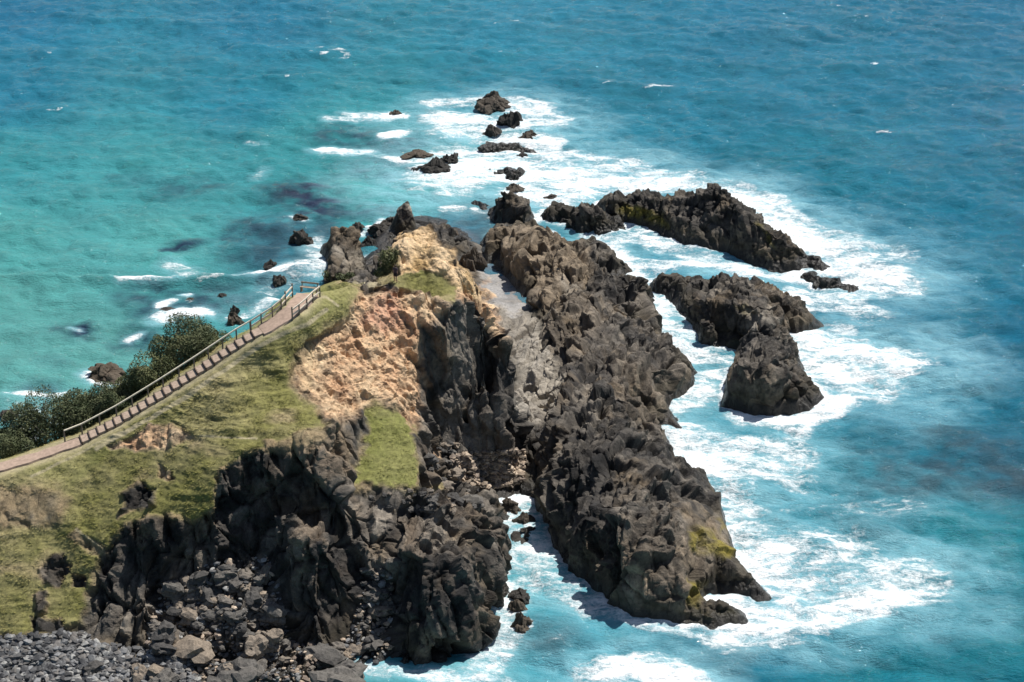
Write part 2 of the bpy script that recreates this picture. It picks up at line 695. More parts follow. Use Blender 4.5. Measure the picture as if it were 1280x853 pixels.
def ledges(Q, t, seed, run=5.0):
    """slabs breaking off along the bedding: a slow rise and a steep drop, each slab broken along its strike"""
    u = Q[:, 1] / t + .55 * fbm(Q, t * 3.0, 3, seed) + .25 * fbm(Q, t * .8, 2, seed + 3)
    k = np.floor(u)
    f = u - k
    z0 = np.zeros(len(u))
    r = vnoise(np.stack((Q[:, 0] / run, k * 7.31, z0), 1), 1.0, seed + 5) * .6 + .55
    return (np.where(f < .78, f / .78, (1 - f) / .22) - .5) * np.clip(r, .05, 1.2)


def craggy(P, N, amt, seed, scale=1.0, columns=1.0):
    """displacement of bare rock along its normal, plus tone and crack of the blocks"""
    w = np.stack([fbm(P, 3.0, 3, seed + 5 + k) for k in range(3)], 1) * .45
    Q = (P + w) @ BED.T
    h0, e0, t0 = facets(Q, 5.4 * scale, seed, (1.5, .85, 1.2 * columns), 1.2, .1)
    h1, e1, t1 = facets(Q, 2.1 * scale, seed + 1, (1.5, .85, 1.1 * columns), 1.4, .07)
    h2, e2, t2 = facets(Q, .95 * scale, seed + 2, (1.4, .85, 1.0 * columns ** .5), 1.35, .05)
    h3, e3, t3 = facets(Q, .48 * scale, seed + 3, (1.3, .9, 1.0), 1.5, .04)
    brk = .2 + 1.15 * sstep(-.22, .3, fbm(P, 5.5, 3, seed + 81))        # solid faces here, shattered stone there
    d = 1.75 * h0 * scale + (.62 + .3 * brk) * h1 * scale + brk * (.40 * h2 * scale + .16 * h3) + .05 * fbm(P, .6, 3, seed + 9)
    d = .72 * d + (.75 * ledges(Q, 2.4 * scale, seed + 60) + .34 * ledges(Q, .95 * scale, seed + 64, 2.5)) * scale
    op = np.clip(fbm(P, 3.0, 2, seed + 8) * 2.5 + .1, 0, 1)
    d -= (1.1 * np.exp(-e0 / .22) * scale + .55 * np.exp(-e1 / .14) * scale) * op + .08 * np.exp(-e2 / .1)
    tone = .4 * t0 + .5 * t1 + .5 * t2 + .3 * t3 - .85
    return d * amt, tone, np.minimum(np.minimum(e0 * .6, e1), e2 * 1.5)


def rock_colour(P, N, tone, seed, tan=0.0):
    a = fbm(P, 6.0, 4, seed + 31)
    b = fbm(P, 1.5, 4, seed + 41)
    k = np.clip(.36 + .6 * a + .75 * tone + .45 * b, 0, 1.15)[:, None]
    c = ROCK_DARK * (1 - k) + ROCK_MID * k
    o = np.clip(fbm(P, 3.4, 4, seed + 61) * 1.6 - .25 + .5 * tone, 0, .75)[:, None]
    c = c * (1 - o) + np.array((.16, .115, .068)) * o
    t = np.clip(tan + .35 * (fbm(P, 2.2, 4, seed + 51) + .15), 0, 1) * (.35 + .65 * np.clip(tan * 3, 0, 1))
    c = c * (1 - t[:, None]) + ROCK_TAN * t[:, None]
    return c * (.88 * np.clip(1 + 1.35 * tone, .42, 2.1))[:, None]


def finish(o, P, alb, turf):
    me = o.data
    P = relax(me, P, 1, .22)
    me.vertices.foreach_set('co', P.astype(np.float32).ravel())
    me.update()
    vcol(me, 'albedo', np.clip(alb, .008, .9))
    vfl(me, 'turf', turf)
    me.materials.clear()
    me.materials.append(M['ground'])
    return o


# ================================================================ the headland
path_c = [(-60, 603, 10.9), (0, 584, 11.5), (50, 569, 11.9), (100, 551, 12.6), (150, 524.5, 14.1), (200, 494, 15.9), (250, 462, 17.8),
          (300, 428.5, 19.8), (328, 412, 20.8), (350, 399.5, 21.4), (366, 387, 21.9), (377, 376, 22.1), (384, 368, 22.15)]
path_w = np.array([at(*p) for p in path_c])
seg = np.r_[0, np.cumsum(np.linalg.norm(np.diff(path_w[:, :2], axis=0), axis=1))]


def path_at(s):
    return np.array([np.interp(s, seg, path_w[:, k]) for k in range(3)])


def path_frame(s):
    a, b = path_at(max(0, s - .6)), path_at(min(seg[-1], s + .6))
    t = (b - a)[:2]
    t /= np.linalg.norm(t)
    return path_at(s), t, np.array((t[1], -t[0]))          # point, along, to the camera side


def path_s(px):
    return float(np.interp(px, [p[0] for p in path_c], seg))


pts = []
for s in np.arange(0, seg[-1] + .01, .8):
    c, t, n = path_frame(s)
    for k in (-1.2, 0, 1.3):
        pts.append((*(c[:2] + n * k), c[2]))
    if s < seg[-1] - 9:
        for k, dz in ((-4.0, 1.3), (-7.2, 5.0), (-9.4, 9.5)):
            pts.append((*(c[:2] + n * k), max(-.5, c[2] - dz)))
        pts.append((*(c[:2] - n * 11.5), -1.6))
        pts.append((*(c[:2] - n * 16.5), -2.5))
    else:
        for k, z_ in ((-2.8, c[2] - .7), (-5.2, c[2] - 4.5), (-8, c[2] - 12), (-11, -1.4)):
                pts.append((*(c[:2] + n * k), max(-1.5, z_)))
CTRL = [
    # turf edge above the cliff and down to the cobbles
    PL((-80, 800, 2.1), (0, 795, 2.2), (60, 790, 2.4), (100, 780, 2.7), (108, 735, 4.6), (120, 692, 7), (155, 655, 9), (200, 640, 10), (240, 652, 9.6), (265, 640, 10.2),
       (268, 592, 13), (300, 565, 14.3), (350, 556, 15.1), (400, 545, 15.6), (430, 530, 15.2)),
    # foot of the cliff
    PL((103, 800, 2.0), (140, 806, 1.9), (175, 800, 2.1), (205, 770, 3.0), (240, 725, 5.2), (280, 705, 6.2), (330, 695, 6.6), (352, 745, 3.9), (365, 795, 2.0), (400, 812, 1.5), (425, 790, 2.2),
       (450, 745, 4.2), (470, 720, 5.2), (488, 770, 2.8), (486, 815, 1.0)),
    # dark bulge at the left of the cliff
    PL((118, 705, 6.4), (150, 695, 6.9), (190, 690, 7.2), (215, 700, 6.5)),
    PL((112, 745, 4.4), (150, 752, 4.4), (185, 750, 4.6)),
    # round buttress in the middle
    PL((352, 690, 8.2), (372, 672, 9.4), (400, 678, 9.2), (418, 700, 7.8)),
    PL((360, 740, 5.0), (395, 742, 5.4), (415, 745, 4.8)),
    PL((345, 640, 10.0), (400, 620, 11.2), (430, 640, 9.8), (455, 665, 8.2), (300, 640, 9.6)),
    # pebbles in front
    PL((-90, 870, .4), (0, 868, .5), (120, 866, .5), (250, 862, .9), (330, 860, .9), (400, 853, .7), (450, 846, .2)),
    PL((-90, 835, 1.3), (0, 830, 1.3), (120, 832, 1.2), (250, 825, 1.6), (330, 815, 1.7), (400, 835, 1.1), (430, 838, .9)),
    # bluff above the gully mouth
    PL((470, 640, 9.4), (500, 636, 9.6), (530, 634, 9.5), (560, 636, 9.1), (590, 640, 8.0), (618, 648, 5.6), (632, 664, 3.4)),
    PL((500, 690, 8.2), (530, 700, 7.8), (560, 708, 7.4), (590, 705, 6.4), (618, 690, 4.6), (630, 705, 2.6)),
    PL((505, 760, 4.6), (540, 770, 4.2), (575, 765, 4.2), (603, 752, 3.4), (622, 735, 2.2)),
    PL((452, 848, -.3), (488, 841, -.3), (525, 846, -.3), (562, 842, -.3), (600, 816, -.3), (611, 790, -.3), (628, 762, -.3), (634, 715, -.3), (637, 690, -.3), (642, 668, -.3), (630, 640, .2)),
    # turf patch in the middle
    PL((470, 508, 14.2), (485, 506, 14.1), (505, 520, 13.2), (521, 540, 12.3), (522, 575, 11.1), (522, 605, 10.1)),
    PL((452, 520, 13.8), (446, 560, 12.2), (440, 596, 10.8), (470, 610, 10.2), (522, 606, 10.0)),
    # plateau and its lip
    PL((415, 362, 22.0), (440, 356, 21.8), (480, 352, 21.3), (495, 350, 21.2), (530, 345, 20.8), (560, 350, 20.3), (575, 362, 19.9), (590, 374, 19.5)),
    PL((400, 392, 21.2), (420, 380, 21.4), (440, 372, 21.4), (470, 362, 21.0), (500, 366, 20.7), (520, 369, 20.4), (548, 374, 20.0), (575, 381, 19.4)),
    # orange face
    PL((400, 425, 19.3), (380, 450, 18.0), (362, 480, 17.1), (390, 505, 16.4), (420, 515, 15.7)),
    PL((428, 425, 18.6), (470, 428, 17.6), (520, 430, 16.6)),
    PL((440, 470, 16.2), (480, 480, 15.1), (520, 490, 13.6)),
    PL((455, 372, 20.2), (500, 376, 19.6), (530, 380, 19.2)),
    # dark face under the plateau
    PL((536, 398, 18.6), (565, 388, 19.2), (590, 388, 19.0), (602, 398, 18.0)),
    PL((530, 500, 12.2), (545, 520, 9.4), (575, 515, 9.0), (600, 505, 9.0), (622, 480, 9.6)),
    PL((606, 440, 14.7), (622, 425, 15.6), (628, 405, 16.2)),
    PL((530, 560, 9.5), (545, 585, 7.0), (572, 560, 5.2), (600, 542, 4.4), (625, 510, 6.2)),
    PL((540, 625, 7.6), (558, 610, 5.6), (574, 598, 3.0), (598, 612, 1.7), (615, 628, 1.0)),
    # right brink and foot
    PL((600, 346, 19.8), (615, 372, 18.2), (626, 402, 16.2), (640, 460, 11.4), (648, 500, 6.8), (654, 522, 4.4)),
    [(-.2, 181, 4), (1.2, 176, 3.2), (2.4, 170, 2.6), (2.2, 166, 2.0)],
    # gully floor
    PL((580, 574, 2.9), (610, 572, 2.3), (645, 568, 2.1), (660, 545, 2.8)), PL((585, 588, 2.0), (615, 588, 1.6), (650, 584, 1.5)),
    PL((600, 604, 1.1), (640, 600, 1.0), (655, 590, 1.0)),
    PL((610, 622, .25), (645, 618, .2)),
    PL((632, 632, -.4), (668, 640, -.6), (660, 690, -1.2), (680, 720, -1.6), (640, 745, -1.4), (625, 800, -1.2), (570, 862, -2), (470, 866, -1.5)),
    # tidal platform
    PL((668, 512, 2.2), (660, 470, 1.6), (650, 440, 1.4), (650, 410, 1.0), (640, 385, .4), (630, 365, .06), (612, 348, .03), (602, 335, 0)),
    PL((700, 520, 2.4), (700, 450, 2.0), (690, 405, 1.2), (662, 392, .6), (650, 372, .1), (640, 345, .04), (612, 318, -.1), (600, 300, -.6)),
    # yellow knob
    PL((499, 345, 21.4), (497, 322, 22.4), (498, 300, 23.2), (506, 294, 23.6), (522, 297, 23.6), (545, 305, 23.1), (562, 318, 22.2), (585, 334, 20.9), (600, 345, 19.9)),
    PL((515, 330, 22.2), (545, 330, 21.9), (570, 338, 21.0)),
    [(-11.5, 178.5, 14), (-8, 178, 13.5), (-4.8, 176.5, 12), (-2.0, 176, 7)],
    [(-13, 186, 5.5), (-9, 186, 4), (-5, 184, 2.5), (-1.5, 182, 1.5)],
    # hollow left of the knob
    PL((470, 349, 20.9), (484, 340, 20.9)), [(-15.5, 175, 14), (-14.2, 178.5, 12)], [(-18, 182, 6.5), (-15.5, 186, 5.5)], [(-21, 176, 11), (-24, 178, 9), (-28, 182, 3)],
    # low spit behind
    PL((480, 318, 3.2), (500, 300, 3.2), (520, 292, 3.6), (545, 286, 2.6), (560, 287, 1.8), (590, 300, .8)),
    PL((470, 300, .6), (485, 288, .6), (500, 276, .4), (530, 276, .4), (560, 282, .2), (580, 290, .1)),
    PL((452, 330, .5), (462, 312, -.2), (470, 296, -.4), (490, 270, -.6), (530, 266, -.8), (565, 272, -.6), (598, 290, -.8), (604, 308, -.2)),
    PL((430, 345, .4), (405, 352, -.2), (385, 366, -.8)),
    [(-31, 188, -3), (-29, 196, -3), (-38, 183, -3), (-28, 208, -3), (-46, 178, -3), (-54, 172, -3)],
    PL((395, 362, 1.2), (430, 350, 2.4), (455, 345, 4.0)),
]
for pl in CTRL:
    pts.extend(resample(pl, 1.2))
HX0, HX1, HY0, HY1 = -64.0, 10.0, 124.0, 246.0
for x in np.arange(HX0 - 2, HX1 + 3, 4):
    pts += [(x, HY0 - 2, -1.0 if x < -11 else -3), (x, HY1 + 2, -3)]
for y in np.arange(HY0, HY1, 4):
    pts += [(HX1 + 2, y, 1.0 if 172 < y < 206 else -3)]
    pts += [(HX0 - 2, y, 9.5 if 142 < y < 147 else (2 if 135 < y < 150 else (.5 if y < 136 else -2.5)))]
land = Field(pts, HX0, HX1, HY0, HY1, .25)
land.blur(3)

# level bed under the path and the steps
psamp = np.array([path_at(s) for s in np.arange(0, seg[-1] + .01, .25)])
ys, xs = land.Y.ravel(), land.X.ravel()
near = np.where((xs < -14) & (ys > 146) & (ys < 170))[0]
bd = np.full(len(near), 1e9)
bz = np.zeros(len(near))
for p in psamp:
    d = (xs[near] - p[0]) ** 2 + (ys[near] - p[1]) ** 2
    k = d < bd
    bd[k] = d[k]
    bz[k] = p[2]
bd = np.sqrt(bd)
w = 1 - sstep(.95, 2.0, bd)
Hf = land.H.ravel()
Hf[near] = Hf[near] * (1 - w) + (bz - .16) * w
land.H = Hf.reshape(land.H.shape)
PATH_W = np.zeros(land.H.size)
PATH_W[near] = 1 - sstep(1.0, 1.9, bd)
pathf = Field.__new__(Field)
pathf.__dict__.update(land.__dict__)
pathf.H = PATH_W.reshape(land.H.shape)

ho = land.solid('headland', .125)
P = coords(ho.data).astype(np.float64)
N = soft_normals(ho.data)
px, py = pix(P)
jx, jy = fbm(P, 2.5, 5, 301, .65) * 15, fbm(P, 2.5, 5, 302, .65) * 11
qx, qy = px + jx, py + jy


def blob(poly, soft=5.0, x=None, y=None):
    return 1 - sstep(-soft, soft, poly_sd(qx if x is None else x, qy if y is None else y, poly))


G_MAIN = [(-90, 540), (0, 552), (70, 535), (160, 490), (280, 415), (350, 340), (404, 346), (440, 350), (452, 366), (440, 385), (425, 405), (392, 425), (362, 448), (362, 478),
          (395, 500), (408, 535), (398, 552), (350, 560), (302, 568), (272, 590), (266, 640), (235, 652), (205, 642), (165, 652), (150, 662), (124, 692), (109, 738), (102, 780), (60, 790), (-90, 805)]
G_PATCH = [(462, 500), (476, 500), (486, 510), (500, 517), (508, 530), (520, 538), (518, 560), (524, 585), (521, 610), (498, 613), (470, 606), (444, 605), (440, 588), (449, 566), (447, 545), (455, 525)]
G_TOP = [(484, 350), (505, 342), (530, 338), (556, 342), (574, 356), (574, 376), (548, 372), (520, 366), (490, 360)]
G_BITS = [[(478, 318), (494, 306), (497, 330), (486, 352), (468, 350)], [(540, 600), (556, 596), (552, 616), (536, 618)]]
grass = np.maximum(blob(G_MAIN), np.maximum(blob(G_PATCH, 6, px + jx * 1.3 + 9 * fbm(P, 1.0, 3, 305), py + jy * 1.3 + 9 * fbm(P, 1.0, 3, 306)), blob(G_TOP, 2.5)))
for b in G_BITS:
    grass = np.maximum(grass, blob(b, 3) * .8)
back = (P[:, 0] < -18) & (P[:, 1] > 150) & (py > 330) & (P[:, 2] > 1.6)
grass = np.where(back & (P[:, 1] < 172), np.maximum(grass, sstep(.25, .5, N[:, 2])), grass)
# bare places inside the turf
bare_orange = np.maximum.reduce([blob([(168, 548), (185, 534), (215, 536), (240, 545), (215, 560), (170, 566), (135, 562)], 5), blob([(196, 580), (214, 590), (218, 602), (198, 594)], 4),
                                 .8 * blob([(400, 430), (380, 440), (362, 455), (360, 480), (385, 500), (400, 515), (412, 470)], 10)])
bare_brown = np.maximum.reduce([blob([(-60, 612), (40, 612), (86, 628), (70, 655), (20, 660), (-60, 655)], 10), blob([(100, 662), (128, 684), (132, 694), (118, 690), (92, 668)], 4), blob([(330, 552), (400, 536), (412, 552), (380, 566), (335, 566)], 5) * .8])
bare_rock = np.maximum.reduce([blob([(62, 692), (84, 690), (92, 706), (72, 735), (52, 732), (50, 712)], 3), blob([(44, 745), (58, 742), (58, 766), (44, 770)], 3), blob([(90, 718), (104, 718), (104, 732), (90, 732)], 2),
                               blob([(36, 772), (80, 770), (82, 786), (40, 788)], 3), blob([(152, 618), (176, 606), (196, 612), (190, 632), (160, 640), (150, 650)], 4)])
trail_l = [(120, 562), (180, 527), (240, 492), (300, 449), (340, 424), (365, 412), (385, 405), (398, 394), (407, 388)]
trail = 1 - sstep(2.0, 3.6, line_d(px + jx * .15, py + jy * .15, trail_l))
for tl, wd in (([(40, 596), (110, 560), (150, 542)], 2.0), ([(96, 662), (118, 678), (128, 686)], 1.4), ([(250, 545), (320, 547)], 1.2), ([(392, 372), (405, 371), (422, 382)], 1.6), ([(440, 352), (480, 354)], 2.0)):
    trail = np.maximum(trail, .85 * (1 - sstep(wd * .5, wd * 1.3, line_d(px + jx * .2, py + jy * .2, tl))))
orange = np.maximum.reduce([
    blob([(442, 366), (475, 363), (520, 370), (560, 380), (548, 396), (528, 412), (524, 455), (530, 470), (528, 520), (515, 540), (500, 520), (485, 502), (462, 506), (440, 520), (420, 535), (396, 502), (366, 470), (376, 445), (398, 426), (424, 408)], 11),
    blob([(494, 290), (525, 290), (550, 306), (588, 336), (606, 362), (606, 400), (588, 386), (560, 345), (530, 338), (495, 352)], 5),
    blob([(606, 350), (622, 385), (634, 425), (618, 420), (600, 395)], 4) * .75, blob([(545, 560), (560, 560), (556, 572), (546, 570)], 3) * .6])
grass = grass * (1 - bare_orange) * (1 - bare_brown * .75) * (1 - bare_rock)
gully_brown = blob([(570, 572), (655, 566), (660, 600), (600, 612), (570, 600)], 6)
pale = blob([(596, 318), (625, 325), (650, 360), (668, 395), (692, 440), (704, 492), (692, 528), (655, 540), (640, 505), (650, 470), (632, 425), (612, 385), (602, 350)], 7)
flat = blob([(590, 300), (625, 318), (652, 355), (660, 385), (640, 395), (618, 372), (600, 345)], 6)
onpath = pathf(P[:, 0], P[:, 1])

rocky = np.clip(1 - grass, 0, 1)
amt = rocky * (1 - onpath) * (1 - .72 * np.clip(orange, 0, 1)) * (1 - .75 * np.clip(trail, 0, 1)) * (1 - .6 * np.clip(bare_orange + bare_brown, 0, 1))
amt *= 1 - .8 * (1 - sstep(.3, 2.0, P[:, 2])) * (P[:, 1] > 160)
amt *= (1 - .85 * np.clip(gully_brown, 0, 1)) * (1 - .8 * flat) * sstep(-.9, .2, P[:, 2]) * (1 - .65 * (1 - sstep(-2, 14, poly_sd(px, py, G_PATCH))))
amt *= 1 - .75 * blob([(-90, 798), (100, 795), (200, 815), (330, 830), (330, 870), (-90, 870)], 8)
h, tone, crack = craggy(P, N, np.ones(len(P)), 21, 1.0, 2.1)
js = facets((P + fbm(P, 2.0, 3, 631)[:, None] * .35) @ np.array(((.8, .6, 0), (-.6, .8, 0), (0, 0, 1))), 2.6, 633, (1, .75, 4.0), .8, .2)
jm = sstep(.8, .45, np.abs(N[:, 2])) * (P[:, 1] < 172) * (1 - .75 * sstep(480, 530, px) * sstep(610, 570, py))
h = h - .25 + jm * (.9 * js[0] - .8 * np.exp(-js[1] / .16))
disp = h * amt * .95
# orange face: narrow vertical ribs and crumbs
q3 = P * np.array((1, 1, .35))
rib = facets(q3 + fbm(P, 1.2, 3, 77)[:, None] * .4, .9, 61)
rib2 = facets(q3, .38, 63)
oamt = np.clip(orange + bare_orange * .6, 0, 1) * rocky * (1 - onpath) * (1 - .45 * blob([(494, 290), (530, 288), (565, 310), (602, 342), (585, 380), (530, 338), (495, 352)], 5))
disp += oamt * (.42 * rib[0] + .2 * rib2[0])
# turf: little terraces along the slope and tussocks
gr = grass * (1 - onpath)
terr = fbm(P * np.array((.22, .5, 2.2)) + fbm(P, 3, 2, 90)[:, None] * .35, .8, 4, 91)
disp += gr * (.13 * terr + .12 * fbm(P, .7, 3, 93) + .16 * np.clip(fbm(P, 2.4, 3, 95), 0, 1))
shaggy = blob([(225, 490), (400, 440), (405, 545), (300, 562), (150, 560), (160, 540)], 14)
disp += gr * shaggy * .2 * terr
P2 = P + N * disp[:, None]

# colours of the ground
n1, n2, n3 = fbm(P, 9, 4, 401), fbm(P, 2.2, 4, 402), fbm(P, .8, 3, 403)
lush = np.array((.18, .17, .052))
dry = np.array((.295, .255, .125))
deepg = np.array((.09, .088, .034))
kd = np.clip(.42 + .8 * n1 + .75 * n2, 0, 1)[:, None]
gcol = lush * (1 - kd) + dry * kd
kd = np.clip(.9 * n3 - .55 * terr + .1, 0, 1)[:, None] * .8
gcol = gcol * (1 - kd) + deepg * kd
worn = np.clip(fbm(P * np.array((.6, 1, 1.5)), 3.0, 5, 411) * 2.4 - .55, 0, .75)[:, None]
gcol = gcol * (1 - worn) + np.array((.30, .235, .135)) * worn
pat = np.clip(blob(G_PATCH, 6) + blob([(285, 430), (350, 350), (400, 355), (440, 360), (430, 395), (380, 420)], 8) * .8 + blob([(20, 590), (110, 565), (150, 560), (90, 610)], 8) * .6, 0, 1)[:, None] * .55
gcol = gcol * (1 - pat) + np.array((.145, .165, .03)) * pat
ocol_a, ocol_b, ocol_c = np.array((.43, .285, .13)), np.array((.50, .30, .17)), np.array((.64, .47, .29))
kk = np.clip(.5 + 1.1 * n2 + .5 * (rib[2] - .5), 0, 1)[:, None]
ocol = ocol_b * (1 - kk) + ocol_c * kk
knob = blob([(494, 285), (530, 288), (565, 310), (602, 342), (600, 372), (575, 360), (530, 338), (495, 352)], 5)[:, None]
ocol = ocol * (1 - knob) + (ocol_a * 1.12 + (ocol_c - ocol_a) * kk) * knob
pink = blob([(470, 368), (495, 364), (510, 395), (480, 415), (450, 400)], 10)[:, None] * .7
ocol = ocol * (1 - pink) + np.array((.55, .30, .20)) * pink
dk = np.clip(.7 * (rib2[2] - .7) + 1.3 * fbm(P * np.array((1, 1, .5)), 1.2, 4, 405) - .2 + .35 * sstep(430, 520, py), 0, .85)[:, None] * (1 - knob * .8)
rl = np.clip(fbm(P * np.array((1, .6, .16)), .55, 4, 431) * 2.2 - .35, 0, .7)[:, None] * (1 - knob * .6)
ocol = ocol * (1 - rl) + np.array((.19, .115, .065)) * rl
ocol = ocol * (1 - dk) + np.array((.12, .085, .06)) * dk
col = rock_colour(P, N, tone, 21, 0.0)
br = np.clip(gully_brown + .4 * blob([(270, 560), (440, 540), (450, 660), (400, 700), (300, 600)], 20) * np.clip(n2 * 2.4 + .35, 0, 1) + .5 * np.clip(n1 * 1.6 + n2 - .1, 0, 1), 0, 1)[:, None] * .7
col = col * (1 - br) + np.array((.27, .195, .125)) * br
pl_ = np.clip(pale * (.95 + .8 * n2), 0, 1)[:, None] * .75
col = col * (1 - pl_) + (np.array((.43, .385, .32)) * (1 - flat[:, None]) + np.array((.36, .35, .34)) * flat[:, None]) * pl_
col = col * (1 - .06 * (P[:, 2] < 16))[:, None]
oo = np.clip(np.maximum(orange, bare_orange), 0, 1)
oo = np.clip(oo + 2.2 * (oo * (1 - oo)) * (n2 + n3) - .9 * np.clip(n2 + .5 * n3 - .12, 0, 1) * sstep(425, 500, py), 0, 1)[:, None]
col = col * (1 - oo) + ocol * oo
bb = np.clip(bare_brown * (.7 + n3), 0, 1)[:, None]
col = col * (1 - bb) + np.array((.27, .20, .12)) * bb
gg = np.clip(grass + 1.4 * grass * (1 - grass) * (n3 + n2), 0, 1)[:, None]
fr = np.clip(3.2 * grass * (1 - grass) * (.75 + n3), 0, .85)[:, None]
gcol = gcol * (1 - fr) + np.array((.29, .21, .12)) * fr
col = col * (1 - gg) + gcol * gg
tt = np.clip(np.maximum(trail, onpath * .8) * (1.0 + .5 * n3), 0, 1)[:, None] * .95
col = col * (1 - tt) + np.array((.36, .31, .195)) * tt
finish(ho, P2, col, np.clip(gg[:, 0] + oo[:, 0] * .6 + .85 * flat + .6 * pale, 0, 1))
tag(ho, 'grassy headland with orange eroded face, dark cliff and rocky foot', 'headland', kind='structure')
cand = np.where((grass > .45) & (onpath < .15) & (trail < .3) & (P[:, 2] > 1.8) & (np.maximum(bare_orange, bare_rock) < .5))[0]
nt_ = 60000
pick = rng.choice(cand, min(nt_, len(cand)), replace=False)
dens = np.clip(.55 + 1.3 * fbm(P2[pick], 1.3, 3, 501), .08, 1)
pick = pick[rng.random(len(pick)) < dens]
TV, TC = [], []
for b in range(4):
    m_ = len(pick)
    a_ = rng.uniform(0, 6.283, m_)
    w_ = rng.uniform(.02, .045, m_)
    hh_ = rng.uniform(.03, .08, m_) * (1 + .6 * shaggy[pick])
    off_ = rng.normal(0, .07, (m_, 2))
    base_ = P2[pick] + np.stack((off_[:, 0], off_[:, 1], np.full(m_, -.03)), 1)
    s_ = np.stack((np.cos(a_) * w_, np.sin(a_) * w_, np.zeros(m_)), 1)
    tip_ = base_ + np.stack((rng.normal(-.05, .12, m_), rng.normal(-.05, .12, m_), hh_), 1)
    TV.append(np.stack((base_ - s_, base_ + s_, tip_), 1))
    cc_ = np.clip(col[pick], .03, .5) * rng.uniform(1.0, 1.75, (m_, 1)) * np.array((1.0, 1.0, .9))
    TC.append(np.repeat(cc_[:, None], 3, 1))
TV, TC = np.concatenate(TV).reshape(-1, 3), np.concatenate(TC).reshape(-1, 3)
gme = np_mesh('grass', TV, np.arange(len(TV)).reshape(-1, 3))
vcol(gme, 'albedo', TC)
vfl(gme, 'turf', np.ones(len(TV)))
tag(link('grass', gme, M['ground']), 'short tufted green and straw-coloured grass on the headland', 'grass', kind='stuff')
bvh_land = BVHTree.FromObject(ho, bpy.context.evaluated_depsgraph_get())


def hit(px_, py_):
    r = bvh_land.ray_cast(Vector((0, 0, CAM_H)), ray(px_, py_))
    return r[0], r[1]


def ground_z(x, y):
    r = bvh_land.ray_cast(Vector((x, y, 60)), Vector((0, 0, -1)))
    return r[0].z if r[0] is not None else 0.0


# ================================================================ rock masses in the sea
ALL_OUTLINES = []


def rock_mass(name, label, outline, inner, seed, voxel=.15, amt=1.0, edge=1.0, scale=1.0, paint=None, group=None, dark=.74, low=.22):
    o2 = [at(x, y, 0) for x, y in outline]
    xy = np.array([(p[0], p[1]) for p in o2])
    ALL_OUTLINES.append(xy)
    pad = 3.5
    x0, y0 = xy.min(0) - pad
    x1, y1 = xy.max(0) + pad
    pt = resample([*o2, o2[0]], .8)
    pt += [at(*p) for p in inner]
    pt += [(x0 - 1, y0 - 1, -3), (x1 + 1, y0 - 1, -3), (x1 + 1, y1 + 1, -3), (x0 - 1, y1 + 1, -3)]
    f = Field(pt, x0, x1, y0, y1, .2)
    d = poly_sd(f.X.ravel(), f.Y.ravel(), xy).reshape(f.H.shape)
    f.H = np.where(d < 0, np.maximum(f.H, 0) + edge * sstep(0, 1.3, -d), np.maximum(-3, -d * 1.5))
    f.blur(2)
    o = f.solid(name, voxel)
    P = coords(o.data).astype(np.float64)
    N = soft_normals(o.data)
    h, tone, crack = craggy(P, N, 1.0, seed, scale)
    px, py = pix(P)
    a = amt * (low + (1 - low) * sstep(.1, 2.6, P[:, 2]))
    for kind, poly, soft, s in paint or ():
        if kind == 'calm':
            a = a * (1 - s * (1 - sstep(-soft, soft, poly_sd(px, py, poly))))
    P2 = P + N * ((h - .12) * a)[:, None]
    tan = np.zeros(len(P))
    lich = np.zeros(len(P))
    palef = np.zeros(len(P))
    for kind, poly, soft, s in paint or ():
        b = (1 - sstep(-soft, soft, poly_sd(px + fbm(P, 2, 3, seed + 70) * 12, py + fbm(P, 2, 3, seed + 71) * 9, poly))) * s
        if kind == 'tan':
            tan = np.maximum(tan, b)
        elif kind == 'calm':
            continue
        elif kind == 'pale':
            palef = np.maximum(palef, b)
        else:
            lich = np.maximum(lich, b)
    col = rock_colour(P, N, tone, seed, tan)
    col = col * dark
    l = np.clip(lich * (.75 + 1.3 * fbm(P, 1.2, 4, seed + 72)), 0, 1)[:, None]
    col = col * (1 - l) + LICHEN * l
    l = np.clip(palef * (.9 + .8 * fbm(P, 1.5, 4, seed + 73)), 0, 1)[:, None]
    col = col * (1 - l) + np.array((.38, .335, .27)) * l
    finish(o, P2, col, np.zeros(len(P)))
    tag(o, label, 'rock', group)
    return o


